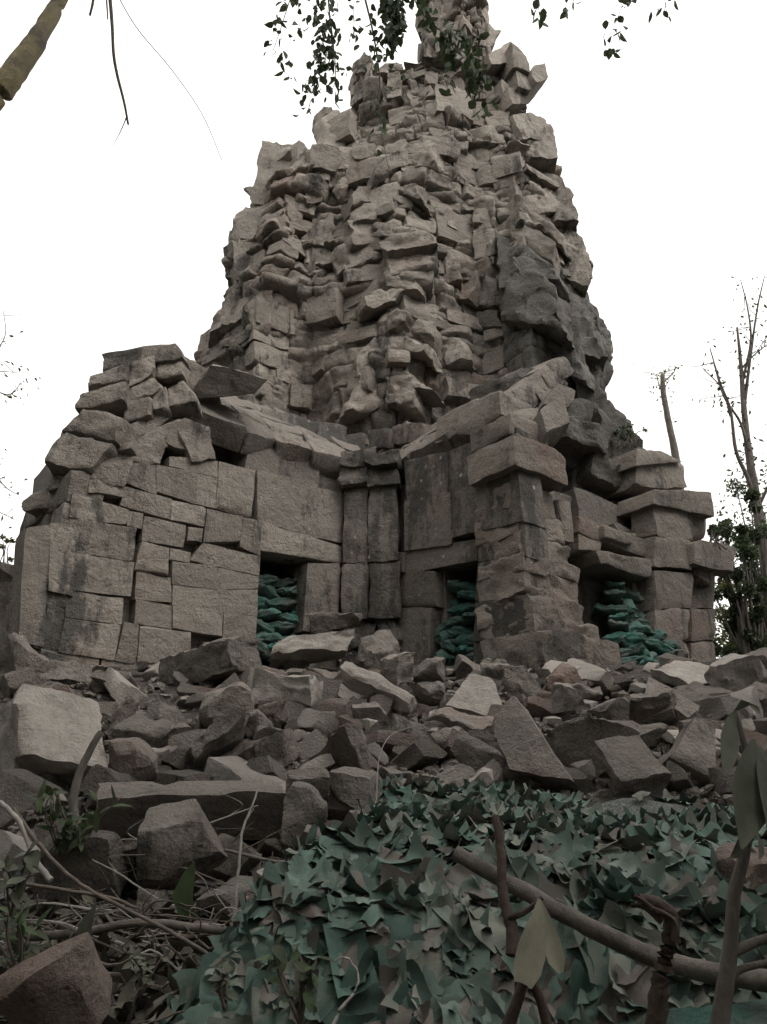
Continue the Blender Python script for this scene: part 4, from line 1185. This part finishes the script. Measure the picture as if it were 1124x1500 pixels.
# ------------------------------------------------------------------ camouflage net on its mound
NYs = [1.2, 1.8, 2.0, 2.2, 2.42, 2.75, 3.5, 4.4, 4.8, 5.2]
NZs = [-1.3, -1.1, -.84, -.52, -.28, -.13, -.06, .05, .0, -.2]
def net_z(x, y):
    x = np.asarray(x, float); y = np.asarray(y, float)
    z = 1.5 + np.interp(y, NYs, NZs)
    xl = np.interp(y, [1.5, 2.2, 2.5, 2.9, 3.5, 4.5], [-.62, -.44, -.31, -.15, .0, .10])
    dl = np.maximum(0, xl - x)
    z = z - dl * 1.15 - .6 * dl ** 2
    dr = np.maximum(0, x - np.interp(y, [1.5, 4.5], [1.1, 1.7]))
    z = z - .10 * dr - .35 * dr ** 2
    q = np.stack([x * 2.2, y * 2.2, np.zeros_like(x)], -1)
    return z + .06 * fbm(q, 21, 2)
def net_xr(y): return np.interp(y, [1.3, 4.8], [1.9, 3.4])
net = thing('camouflage_net', (.8, 3.0, 1.0), 'grey-green camouflage net with ragged cloth flaps draped over a low mound', 'camouflage net')
us, vs_ = np.linspace(0, 1, 60), np.linspace(1.6, 4.75, 110)
gv = []
for u in us:
    for y in vs_:
        xl = np.interp(y, [1.35, 2.3, 3.0, 3.6, 4.75], [-1.0, -.85, -.5, -.25, .0]); xr = net_xr(y)
        x = xl + (xr - xl) * u; gv.append((x, y, float(net_z(x, y)) - .02))
nv = len(vs_)
m, nt, b = newmat('net_backing'); g_ = N(nt)
tc = g_.node('ShaderNodeTexCoord'); vo = g_.node('ShaderNodeTexVoronoi', Scale=38.0); vo.feature = 'DISTANCE_TO_EDGE'
g_.link(tc.outputs['Object'], vo.inputs['Vector'])
cc = g_.mix(g_.ramp(vo.outputs['Distance'], .03, .09), (.13, .14, .125), (.03, .034, .03))
g_.link(cc, b.inputs['Base Color']); b.inputs['Roughness'].default_value = .9
bp = g_.node('ShaderNodeBump', Strength=.6, Distance=.01); g_.link(g_.ramp(vo.outputs['Distance'], .03, .09, 1, 0), bp.inputs['Height']); g_.link(bp.outputs[0], b.inputs['Normal'])
M['net'] = m
Geo().add(np.array(gv), [(i * nv + j, (i + 1) * nv + j, (i + 1) * nv + j + 1, i * nv + j + 1) for i in range(len(us) - 1) for j in range(nv - 1)]).build('net_backing', M['net'], net, sharp=0)
# flaps of cut cloth
m, nt, b = newmat('camouflage_cloth'); g_ = N(nt)
geo = g_.node('ShaderNodeNewGeometry'); tc = g_.node('ShaderNodeTexCoord')
isl = geo.outputs['Random Per Island']
cc = g_.mix(g_.ramp(isl, .0, .45), (.058, .104, .086), (.105, .150, .126))
cc = g_.mix(g_.ramp(isl, .5, .72, 0, 1), cc, (.150, .160, .132))
cc = g_.mix(g_.ramp(isl, .80, .85, 0, 1), cc, (.12, .105, .092))
nn = g_.noise(tc.outputs['Object'], 5, 5, .6)
cc = g_.mix(g_.ramp(nn, .45, .7, 0, .5), cc, (.10, .105, .09))
hv = g_.node('ShaderNodeHueSaturation'); g_.link(cc, hv.inputs['Color']); g_.link(g_.ramp(g_.math('FRACT', g_.math('MULTIPLY', isl, 13.7)), 0, 1, .65, 1.3), hv.inputs['Value'])
g_.link(hv.outputs[0], b.inputs['Base Color']); b.inputs['Roughness'].default_value = .75; b.inputs['Specular IOR Level'].default_value = .25
bp = g_.node('ShaderNodeBump', Strength=.5, Distance=.006); g_.link(g_.noise(tc.outputs['Object'], 40, 5, .6), bp.inputs['Height']); g_.link(bp.outputs[0], b.inputs['Normal'])
M['camo'] = m
fl = Geo()
def flap(x, y, rg, k_=1.0):
    """one opened cut of the net: a patch with hollow edges and drawn-out corners, some of them lifted"""
    e = .03
    z = float(net_z(x, y)); zx = float(net_z(x + e, y)); zy = float(net_z(x, y + e))
    nr = nz([-(zx - z) / e, -(zy - z) / e, 1.0])
    a = rg.gauss(0, .7) + (math.pi / 2 if rg.random() < .5 else 0)
    d = nz(np.cross(nr, np.array([math.cos(a), math.sin(a), .0]) + 1e-3)); s = np.cross(nr, d)
    L, Wd = rg.uniform(.042, .085) * k_, rg.uniform(.026, .05) * k_
    hol = rg.uniform(-.12, .2); sk = rg.uniform(-.5, .5); sc = rg.uniform(.0, .16); q1, q2 = rg.uniform(0, 6), rg.uniform(0, 6)
    lift = [rg.uniform(-.01, .012) + (rg.uniform(.012, .05) if rg.random() < .28 else 0) for _ in range(4)]
    bump_ = rg.uniform(-.012, .022); ph = rg.uniform(0, 6.28); wv = rg.uniform(.0, .012)
    m = 7
    vs, fs = [], []
    for i in range(m + 1):
        for j in range(m + 1):
            u, v = 2 * i / m - 1, 2 * j / m - 1
            pu = u * (1 - hol * (1 - v * v)) + .25 * sk * v * abs(v); pv = v * (1 - hol * (1 - u * u))
            ed = max(abs(u), abs(v)) ** 3
            pu += sc * ed * math.sin(4.5 * v + q1); pv += sc * ed * math.sin(4.5 * u + q2)
            t0, t1 = (u + 1) / 2, (v + 1) / 2
            h = lift[0] * (1 - t0) * (1 - t1) + lift[1] * t0 * (1 - t1) + lift[2] * t0 * t1 + lift[3] * (1 - t0) * t1
            h = h * min(1.5, u * u + v * v) + bump_ * (1 - u * u) * (1 - v * v) + wv * math.sin(5 * u + 3 * v + ph) + .012
            vs.append(np.array([x, y, z]) + d * (L * pu) + s * (Wd * pv) + nr * h)
    for i in range(m):
        for j in range(m): fs.append((i * (m + 1) + j, (i + 1) * (m + 1) + j, (i + 1) * (m + 1) + j + 1, i * (m + 1) + j + 1))
    fl.add(np.array(vs), fs)
rg = random.Random(5)
y = 1.85
while y < 4.65:
    xl = float(np.interp(y, [1.35, 2.3, 3.0, 3.6, 4.75], [-.98, -.82, -.47, -.2, .04])); xr = float(net_xr(y))
    x = xl; face = y < 2.55
    while x < xr:
        bare = (y > 3.55 and x > .8 + (4.6 - y) * .25)
        if rg.random() < (.06 if bare else .95): flap(x + rg.uniform(-.03, .03), y + rg.uniform(-.02, .02), rg, 1.08 if face else 1.0)
        x += rg.uniform(.04, .074) if face else rg.uniform(.038, .07)
    y += .026 if face else .047
o = fl.build('cloth_flaps', M['camo'], net, sharp=0)
o['kind'] = 'stuff'

# ------------------------------------------------------------------ cut branches and stalks on the net
stick('cut_branch', [(668,1250),(760,1302),(860,1356),(955,1400),(1040,1425),(1124,1437),(1200,1448)], 1.75, 1.45, .0155, .018, 'bark',
      'thick cut branch lying aslant across the camouflage net', 'branch', sides=14, wob=.11)
stick('dark_stake', [(726,1195),(734,1250),(736,1310),(748,1350),(752,1400)], 1.7, 1.6, .008, .013, 'wood_dark', 'dark reddish peg stuck upright in the net left of the cut branch', 'stake',
      extra=[([(745,1345),(770,1335),(795,1315)], 1.62, 1.6, .007, .004), ([(750,1395),(760,1385),(775,1378)], 1.6, 1.6, .006, .003)])
st = thing('dry_leaf_stalk', at(775,1500,1.5), 'forked stalk with one folded dry khaki leaf standing in front of the net', 'plant')
g = Geo(); c = curve(pxpath([(772,1425),(757,1470),(735,1530)], 1.5)); g.add(*tube(c, list(np.linspace(.008, .012, len(c))), 7, .06))
c = curve(pxpath([(775,1430),(792,1465),(808,1530)], 1.5)); g.add(*tube(c, list(np.linspace(.007, .010, len(c))), 7, .06))
g.build('stem', M['wood_dark'], st, sharp=0)
def blade(G, spine, widths, y0, y1, fold=.3):
    """a leaf blade from a spine and half widths given in pixels"""
    n = len(spine); P = pxpath(spine, y0, y1); vs, fs = [], []
    for i in range(n):
        d = nz(P[min(n - 1, i + 1)] - P[max(0, i - 1)]); s = nz(np.cross(d, FWD)); w = widths[i] * y0 / FPX
        vs += [P[i] - s * w - FWD * w * fold, P[i] - s * w * .5 - FWD * w * fold * .3, P[i], P[i] + s * w * .5 - FWD * w * fold * .3, P[i] + s * w - FWD * w * fold]
    for i in range(n - 1):
        for j in range(4): fs.append((i * 5 + j, i * 5 + j + 1, (i + 1) * 5 + j + 1, (i + 1) * 5 + j))
    G.add(np.array(vs), fs)
g = Geo(); blade(g, curve([(790,1316,0),(786,1350,0),(774,1400,0),(764,1442,0)], 3) and [(790,1316),(788,1335),(784,1358),(778,1385),(771,1415),(765,1440)], [2,7,14,19,19,12], 1.49, 1.47, .4)
g.build('leaf', M['leaf_dry'], st, sharp=0)
g = Geo(); blade(g, [(791,1318),(798,1345),(806,1375),(815,1405),(822,1425)], [2,8,12,11,3], 1.5, 1.49, .4)
g.build('leaf', M['leaf_dry'], st, sharp=0)
stick('broken_stalk', [(938,1318),(965,1325),(984,1350),(976,1400),(966,1450),(955,1540)], 1.4, 1.4, .010, .016, 'wood_dark',
      'snapped brown stalk with a frayed bent-over top in front of the cut branch', 'stake', sides=10, wob=.15,
      extra=[([(930,1312),(945,1322),(968,1342)], 1.39, 1.39, .003, .006), ([(925,1325),(945,1330),(970,1350)], 1.4, 1.39, .003, .006), ([(955,1330),(985,1348),(990,1380)], 1.38, 1.38, .004, .008)])
sp = thing('leafy_sapling', at(1060,1520,1.2), 'sapling with a slender grey stem and big drooping olive leaves at the right edge', 'sapling')
g = Geo()
for pts, r0, r1 in [([(1050,1540),(1060,1460),(1070,1390),(1076,1310),(1092,1245),(1100,1170),(1092,1100),(1078,1042)], .0125, .004), ([(1066,1400),(1095,1385),(1150,1365)], .008, .005), ([(1060,1445),(1085,1420),(1150,1405)], .006, .004), ([(1100,1170),(1110,1120),(1140,1080)], .004, .002)]:
    c = curve(pxpath(pts, 1.2)); g.add(*tube(c, list(np.linspace(r0, r1, len(c))), 9, .05))
g.build('stem', M['bark'], sp, sharp=0)
for spn, w in [([(1104,1082),(1103,1110),(1099,1145),(1094,1180),(1090,1210),(1086,1243)], [3,20,30,28,16,2]), ([(1078,1040),(1070,1058),(1067,1085),(1064,1110),(1060,1135)], [2,10,16,12,2]), ([(1112,1095),(1124,1125),(1134,1165),(1136,1205),(1128,1245)], [3,18,24,20,2]),
               ([(1097,1215),(1090,1228),(1080,1242),(1070,1255)], [3,13,12,2]), ([(1100,1212),(1110,1225),(1114,1240),(1112,1258)], [3,10,9,2]), ([(1078,1040),(1092,1028),(1104,1034),(1114,1050)], [2,8,7,2])]:
    g = Geo(); blade(g, spn, w, 1.18, 1.12, .35); g.build('leaf', M['leaf_big'], sp, sharp=0)
g = Geo().add(*bag_mesh(44, .5, .34, .12))
o = g.build('sandbag', M['bag'], None, loc=(0, 0, 0), sharp=0); o.location = at(1135, 1535, 1.5); o.rotation_euler = (.1, .1, .2); o.scale = (.8, .6, .7)
tag(o, 'lone dusty teal sandbag in the bottom right corner under the sapling', 'sandbag')

# ------------------------------------------------------------------ brush at the lower left
stick('bent_sapling', [(165,1052),(140,1085),(118,1130),(107,1175),(112,1210),(124,1236)], 3.6, 3.5, .014, .024, 'bark', 'bent grey stem curving up in front of the largest pale block', 'stem')
stick('pale_twig', [(382,1143),(370,1180),(356,1215),(350,1270),(342,1350)], 3.0, 2.9, .003, .006, 'twig_pale', 'thin whitish twig standing upright in front of the broad pointed rock', 'twig',
      extra=[([(356,1215),(362,1200),(372,1185)], 3, 3, .004, .002)])
stick('fallen_pole', [(40,1372),(120,1366),(200,1352),(280,1358),(362,1370)], 2.8, 2.75, .014, .012, 'bark', 'fallen grey pole lying level in the brush', 'pole')
stick('long_dead_stick', [(20,1185),(60,1240),(110,1290),(170,1325),(250,1365),(312,1402)], 2.9, 2.5, .007, .005, 'twig', 'long dead stick slanting down from the left edge across the fallen pole', 'stick')
stick('dead_stick', [(0,1290),(90,1303),(160,1315),(200,1330)], 2.7, 2.7, .006, .005, 'twig', 'short dead stick crossing the long one near the left edge', 'stick')
stick('dry_weed', [(512,1405),(526,1428),(518,1455),(498,1480),(486,1510)], 1.8, 1.75, .0015, .004, 'twig_pale', 'curled pale dry stem in front of the left end of the net', 'stem', extra=[([(512,1405),(500,1402),(490,1408)], 1.8, 1.8, .003, .001)])
stick('grass_stalk', [(625,1060),(575,1075),(556,1110),(552,1160),(548,1215)], 4.6, 4.3, .002, .0035, 'twig_pale', 'dry bowed grass stalk rising behind the left crest of the net', 'stalk')
stick('low_branch', [(330,1245),(400,1262),(470,1272),(560,1262),(600,1250)], 3.2, 3.3, .006, .008, 'bark', 'knotty grey branch lying between the pale stone and the net', 'branch')
stick('pale_root', [(0,1175),(30,1205),(50,1255),(75,1290)], 2.9, 2.8, .008, .010, 'twig_pale', 'weathered pale stick leaning at the left edge', 'stick')
rg = random.Random(31)
for i in range(75):
    px, py = rg.uniform(-20, 470), rg.triangular(1180, 1500, 1350)
    if px > 540 - (py - 1200) * .75 and py > 1260: px = rg.uniform(-10, 280)
    y = ground_hit(px, py) * rg.uniform(.88, .98)
    a = rg.uniform(-.5, .5) + (math.pi if rg.random() < .5 else 0) if rg.random() < .7 else rg.uniform(0, 6.28)
    L = rg.uniform(60, 190)
    pts = [(px + L * t * math.cos(a) + rg.gauss(0, 7), py - L * t * math.sin(a) * .7 + rg.gauss(0, 7) - 18 * math.sin(3.1 * t)) for t in (-.5, -.2, .15, .5)]
    ex = []
    if rg.random() < .6:
        q = pts[2]; ex = [([q, (q[0] + rg.uniform(-25, 25), q[1] - rg.uniform(8, 30)), (q[0] + rg.uniform(-50, 50), q[1] - rg.uniform(10, 55))], y, y * .98, .003, .001)]
    r = rg.uniform(.0025, .006)
    stick('dead_twig', pts, y, y * rg.uniform(.93, 1.03), r, r * .5, rg.choice(['twig', 'twig', 'bark', 'twig_pale']), 'thin dead twig in the tangle of brush below the fallen blocks', 'twig', 'dead twigs in the brush', sides=5, extra=ex)
# litter of dead leaves
lt = Geo()
for i in range(2600):
    px, py = rg.uniform(-30, 560), rg.triangular(1270, 1540, 1460)
    y = ground_hit(px, py) * rg.uniform(.97, 1.0)
    p = at(px, py, y); p[2] = float(ground_z(p[0], p[1])) - .11 + rg.uniform(0, .05)
    d = np.array([rg.gauss(0, 1), rg.gauss(0, 1), rg.gauss(0, .4)])
    lt.add(*leaf_geo(p, d, nz([rg.gauss(0, .5), rg.gauss(0, .5), 1]), rg.uniform(.05, .13), rg.uniform(.025, .06), rg.uniform(-.5, .6)))
M['litter'] = simple('leaf_litter', (.05, .045, .035), (.14, .128, .105), 9, .85, .3, .004, isl=.5)
o = lt.build('leaf_litter', M['litter'], None, loc=(-.8, 2.6, .9), sharp=0); o['kind'] = 'stuff'
# low green plants
def weed(px, py, y, hpx, nl, label, mat='leaf', wide=.4, cat='plant'):
    base = at(px, py, y); h = hpx * y / FPX
    t = thing('weed_plant', base, label, cat)
    gs, gl = Geo(), Geo()
    for k in range(max(3, nl // 7)):
        tip = base + np.array([rg.gauss(0, .35) * h, rg.gauss(0, .3) * h, h * rg.uniform(.6, 1.05)])
        mid = (base + tip) / 2 + np.array([rg.gauss(0, .08) * h, 0, .12 * h])
        c = curve([base, mid, tip], 4); gs.add(*tube(c, list(np.linspace(.005, .002, len(c))), 5))
        for j in range(7):
            q = c[rg.randrange(2, len(c))]
            gl.add(*leaf_geo(q, rdir(rg) + np.array([0, -.2, .1]), nz([rg.gauss(0, .5), -.4, 1]), h * rg.uniform(.18, .34), h * wide * rg.uniform(.15, .3), rg.uniform(-.1, .5)))
    gs.build('stem', M['twig'], t, sharp=0); gl.build('foliage', M[mat], t, sharp=0)
weed(90, 1262, 3.3, 90, 80, 'dark bushy green plant in the shade at the foot of the bent stem')
weed(15, 1350, 2.6, 80, 28, 'broad-leaved pale green plant at the left edge above the fallen pole', 'leaf_big', .9)
weed(30, 1440, 2.3, 90, 50, 'low dark weed at the left edge beside the reddish corner boulder')
weed(330, 1480, 2.1, 60, 36, 'trailing grey-green weed in the leaf litter left of the net', 'leaf_big', .7)
weed(205, 1460, 2.2, 55, 28, 'small spreading weed among the dead leaves', 'leaf_big', .6)
weed(440, 1500, 1.95, 90, 40, 'leafy weed in front of the left foot of the net', 'leaf', .7)
for (pts, w, lb) in [([(290,1345),(275,1335),(268,1310),(278,1280),(285,1262)], [3,12,14,8,1], 'broad green blade leaf standing under the broad pointed rock'), ([(112,1422),(120,1385),(128,1350),(142,1322)], [10,12,8,1], 'long olive blade leaf poking up through the fallen pole')]:
    y = ground_hit(pts[0][0], pts[0][1]) * .93
    g = Geo(); blade(g, pts, w, y, y, .3)
    tag(g.build('blade_leaf', M['leaf_big'] if 'olive' in lb else M['leaf'], None, loc=at(*pts[0], y), sharp=0), lb, 'leaf')

# ------------------------------------------------------------------ overhanging tree: limb, hanging sprays, crown above the camera
tree = thing('overhanging_tree', (-3.7, 3.0, .4), 'mossy-limbed tree at the left whose leafy twigs hang into the sky above', 'tree')
tr_pts = [np.array([-3.7, 3.0, .3]), np.array([-3.5, 3.1, 2.0]), at(-120, 270, 3.2), at(-40, 175, 3.2), at(8, 122, 3.2), at(42, 78, 3.2), at(68, 35, 3.2), at(92, -10, 3.2), at(150, -140, 3.1), np.array([-1.2, 2.4, 6.6]), np.array([-.4, 1.2, 8.0])]
c = curve(tr_pts, 5); rad = np.interp(np.arange(len(c)), [0, 15, 30, len(c)], [.11, .08, .046, .025])
Geo().add(*tube(c, list(rad), 14, .10)).build('limb', M['bark_moss'], tree, sharp=0)
def spray(pts, y, r0, r1, nleaf, lp=(.035, .065), mat='leaf', frac=.15, side=()):
    g = Geo(); c = curve(pxpath(pts, y, y), 6); g.add(*tube(c, list(np.linspace(r0, r1, len(c))), 6, .06))
    allc = list(c[int(len(c) * frac):])
    for sp_, sr in side:
        cc_ = curve(pxpath(sp_, y, y), 5); g.add(*tube(cc_, list(np.linspace(sr, .0012, len(cc_))), 5, .05)); allc += cc_
    tw_ = g.build('hanging_twig', M['twig'], tree, sharp=0)
    if nleaf:
        l = Geo()
        for k in range(int(nleaf * 2.2)):
            q = allc[rg.randrange(len(allc))] + np.array([rg.gauss(0, .035), rg.gauss(0, .05), rg.gauss(0, .03)])
            d = nz([rg.gauss(0, .6), rg.gauss(0, .6), -1])
            l.add(*leaf_geo(q, d, rdir(rg), rg.uniform(*lp) * 1.3, rg.uniform(*lp) * .8, rg.uniform(-.3, .5), m=3))
        f_ = l.build('leaves', M[mat], tw_, sharp=0)
spray([(158,-40),(164,30),(168,90),(182,150),(188,182)], 3.2, .012, .006, 0, side=[([(186,170),(178,190),(166,213)], .004)])
spray([(165,-20),(200,40),(250,100),(295,165),(326,236)], 3.2, .003, .0016, 0)
spray([(140,-20),(136,5),(132,22)], 3.2, .010, .007, 0); spray([(155,-20),(157,10),(158,28)], 3.2, .006, .004, 0)
spray([(440,-40),(425,0),(412,40),(400,75)], 4.2, .005, .002, 26, side=[([(432,-10),(440,30),(425,75),(420,110)], .002)])
spray([(480,-40),(482,10),(488,60),(492,110),(486,135)], 4.2, .008, .002, 95, side=[([(484,30),(468,70),(460,110),(452,165)], .0022), ([(486,70),(470,95),(455,120)], .002), ([(470,-20),(462,20),(468,60),(480,100)], .002)])
spray([(525,-40),(545,40),(556,110),(556,170),(572,260)], 4.2, .009, .002, 26, frac=.05, side=[([(520,-20),(518,30),(522,75)], .003), ([(548,50),(560,80),(585,105)], .002)])
spray([(560,-40),(572,0),(575,40),(568,70)], 4.2, .006, .002, 120, lp=(.04, .075), side=[([(590,-30),(585,10),(580,45)], .003)])
spray([(600,-40),(612,10),(640,40),(672,70),(700,100),(708,150)], 4.2, .006, .002, 90, lp=(.04, .085), side=[([(660,55),(664,85),(655,130)], .002), ([(690,85),(696,110),(688,140)], .002), ([(650,45),(678,55),(700,60)], .002)])
spray([(780,-40),(788,0),(790,25)], 4.2, .003, .002, 9, lp=(.05, .085)); spray([(830,-50),(838,-10),(834,12)], 4.2, .003, .002, 6, lp=(.05, .08))
spray([(930,-40),(915,0),(900,40),(890,78)], 4.2, .003, .0015, 14, lp=(.04, .07)); spray([(970,-40),(974,0),(977,18)], 4.2, .003, .002, 9, lp=(.04, .07))
spray([(548,80),(540,120),(545,150),(560,185)], 4.2, .002, .001, 12, lp=(.02, .04))
cr = Geo()
def clump(G, c, r, n, lo, hi, rg=rg, flat=1.0):
    for k in range(n):
        q = np.array(c) + rdir(rg) * r * (rg.random() ** .45) * np.array([1, 1, flat])
        d = rdir(rg); u = rdir(rg); s = rg.uniform(lo, hi)
        a = nz(np.cross(d, u)); 
        G.add(np.array([q - d * s, q + a * s * .45, q + d * s, q - a * s * .45]), [(0, 1, 2, 3)])
for k in range(62):
    z = rg.uniform(6.0, 10.5)
    ymax = (z - 1.5) / 1.42 - 1.5
    clump(cr, (rg.uniform(-6, 6.5), rg.uniform(-7, max(-6, ymax)), z), rg.uniform(.9, 1.3), 170, .10, .2)
cr.build('crown', M['leaf'], tree, sharp=0)

# ------------------------------------------------------------------ trees and shrubs beyond
def bare_tree(name, label, trunk, y, r0, r1, branches, leaves, group=None, mat='leaf', lp=(.08, .16)):
    base = at(*trunk[0], y); base[2] = gz0(y) if False else base[2]
    t = thing(name, base, label, 'tree', group)
    g = Geo(); c = curve(pxpath(trunk, y), 6); g.add(*tube(c, list(np.linspace(r0, r1, len(c))), 8, .08)); g.build('trunk', M['bark'], t, sharp=0)
    allp = list(c[len(c) // 2:])
    for (pts, b0, b1) in branches:
        gb = Geo()
        cc_ = curve(pxpath(pts, y, y + rg.uniform(-.8, .8)), 5); gb.add(*tube(cc_, list(np.linspace(b0, b1, len(cc_))), 5, .06)); allp += cc_
        for k in range(4):
            q = cc_[rg.randrange(len(cc_) // 3, len(cc_))]; e = q + np.array([rg.gauss(0, .35), rg.gauss(0, .35), rg.uniform(-.1, .5)])
            gb.add(*tube([q, (q + e) / 2 + rdir(rg) * .06, e], [b1, b1 * .8, b1 * .5], 4)); allp += [e, (q + e) / 2]
        gb.build('branch', M['bark'], t, sharp=0)
    gl = Geo()
    for k in range(leaves):
        q = allp[rg.randrange(len(allp))] + np.array([rg.gauss(0, .14) for _ in range(3)])
        gl.add(*leaf_geo(q, rdir(rg) + np.array([0, 0, -.4]), rdir(rg), rg.uniform(*lp), rg.uniform(*lp) * .5, .3, m=2))
    if leaves: gl.build('foliage', M[mat], t, sharp=0)
    return t
bare_tree('slender_tree', 'slender broken-topped trunk with small leaf tufts behind the right wing', [(1002,760),(990,670),(980,620),(972,575),(971,548)], 22, .13, .07,
          [([(975,585),(966,565),(962,548)], .03, .015), ([(972,560),(985,548),(990,540)], .03, .015)], 90, mat='leaf_warm')
bare_tree('bare_tree', 'tall thin forking tree with few leaves right of the temple', [(1130,900),(1122,820),(1110,745),(1098,670),(1090,600),(1086,540),(1080,480)], 18, .17, .03,
          [([(1110,745),(1095,700),(1078,660),(1070,600),(1055,560),(1040,510)], .07, .015), ([(1098,670),(1085,620),(1060,580),(1045,530)], .05, .012), ([(1090,600),(1100,520),(1110,450),(1120,405)], .05, .012),
           ([(1088,560),(1100,500),(1095,450),(1085,410)], .04, .012), ([(1110,745),(1130,700),(1140,660)], .05, .015), ([(1070,610),(1058,570),(1030,540)], .03, .012), ([(1086,540),(1105,520),(1130,500)], .03, .012)], 330)
bare_tree('edge_tree', 'leafless tree at the far left edge reaching thin twigs into the sky', [(-60,900),(-45,760),(-35,640),(-30,520)], 16, .14, .04,
          [([(-33,600),(-10,575),(15,578),(32,560)], .025, .008), ([(-31,560),(-8,520),(8,490),(5,455)], .02, .008), ([(-39,700),(-15,690),(10,715),(28,725)], .02, .008), ([(-31,560),(-10,545),(20,545)], .02, .008), ([(-41,722),(-10,745),(20,760)], .02, .008)], 120)
def bush(name, label, px, py0, py1, w, y, nclump, mat, cat='bush', n=90, lo=.06, hi=.13):
    b = at(px, py1, y); h = (py1 - py0) * y / FPX; ww = w * y / FPX
    t = thing(name, b, label, cat)
    g = Geo(); gt = Geo()
    for k in range(nclump):
        u = rg.random(); c = b + np.array([rg.gauss(0, .33) * ww, rg.uniform(-.3, .6) * ww, h * u])
        rr = ww * rg.uniform(.15, .3)
        clump(g, c, rr, n, lo, hi)
        gt.add(*tube(curve([b + np.array([rg.gauss(0, .1), 0, -.2]), (b + c) / 2 + rdir(rg) * .1 * ww, c], 3), [x * min(1, ww / .6) for x in (.04, .035, .03, .025, .02, .015, .01)], 5))
    gt.build('stems', M['bark'], t, sharp=0); g.build('foliage', M[mat], t, sharp=0)
    return t
bush('bush', 'tall dark tangled bush right beside the temple end', 1106, 745, 985, 52, 15.5, 30, 'leaf', n=230, lo=.03, hi=.065)
bush('bush', 'yellow-green bush low behind the temple corner on the right', 1095, 830, 950, 60, 17, 22, 'leaf_warm', n=160, lo=.03, hi=.065)
bush('bush', 'dark shrub at the right edge standing higher than the yellow-green bush', 1135, 700, 960, 58, 16.5, 26, 'leaf', n=200, lo=.03, hi=.065)
bush('ledge_shrub', 'small wiry shrub growing on the upper right ledge of the temple', 922, 612, 642, 22, 13.5, 7, 'leaf', n=30, lo=.02, hi=.05)
bush('ledge_shrub', 'tiny tuft of leaves on the right cornice of the temple', 1046, 758, 790, 20, 13.5, 6, 'leaf', n=26, lo=.02, hi=.045)
bush('ledge_shrub', 'small tuft of shrub at the left foot of the temple', 4, 780, 830, 20, 12.5, 6, 'leaf_warm', n=30, lo=.02, hi=.045)
# the wood that closes in on the clearing: to the right, to the left and behind the camera
fo = Geo()
for k in range(900):
    a = rg.uniform(R(43), R(324))
    d = rg.uniform(13, 24)
    hmax = np.interp(a, [R(40), R(50), R(75), R(285), R(318), R(328)], [4.5, 7, 22, 22, 5, 2])
    x, y = d * math.sin(a), d * math.cos(a)
    z = (gz0(y) if y > 0 else .2) + hmax * rg.random() ** .8
    clump(fo, (x, y, z), rg.uniform(1.3, 2.2), 75, .18, .36)
for k in range(150):                                  # its far edge, seen past the temple's right-hand end
    a = rg.uniform(R(23.5), R(35)); d = rg.uniform(24, 34)
    x, y = d * math.sin(a), d * math.cos(a)
    clump(fo, (x, y, gz0(y) + rg.random() ** .8 * np.interp(a, [R(23.5), R(27), R(35)], [3, 6.5, 9])), rg.uniform(.8, 1.5), 150, .05, .11)
for k in range(190):                                  # unseen understorey, added close behind to darken the foreground
    a = rg.uniform(R(85), R(275)); d = rg.uniform(3.2, 8)
    clump(fo, (d * math.sin(a), d * math.cos(a) - .6, .4 + 6.5 * rg.random()), rg.uniform(.6, 1.1), 70, .08, .18)
for k in range(190):                                  # unseen low scrub, added behind the camera to shade the net's front
    a = rg.uniform(R(95), R(265)); d = rg.uniform(1.3, 4.0)
    clump(fo, (d * math.sin(a) * 1.3, d * math.cos(a) - .5, .2 + 1.5 * rg.random()), rg.uniform(.3, .5), 60, .05, .12)
o = fo.build('forest', M['leaf'], None, loc=(0, -12, 0), sharp=0); o['kind'] = 'stuff'
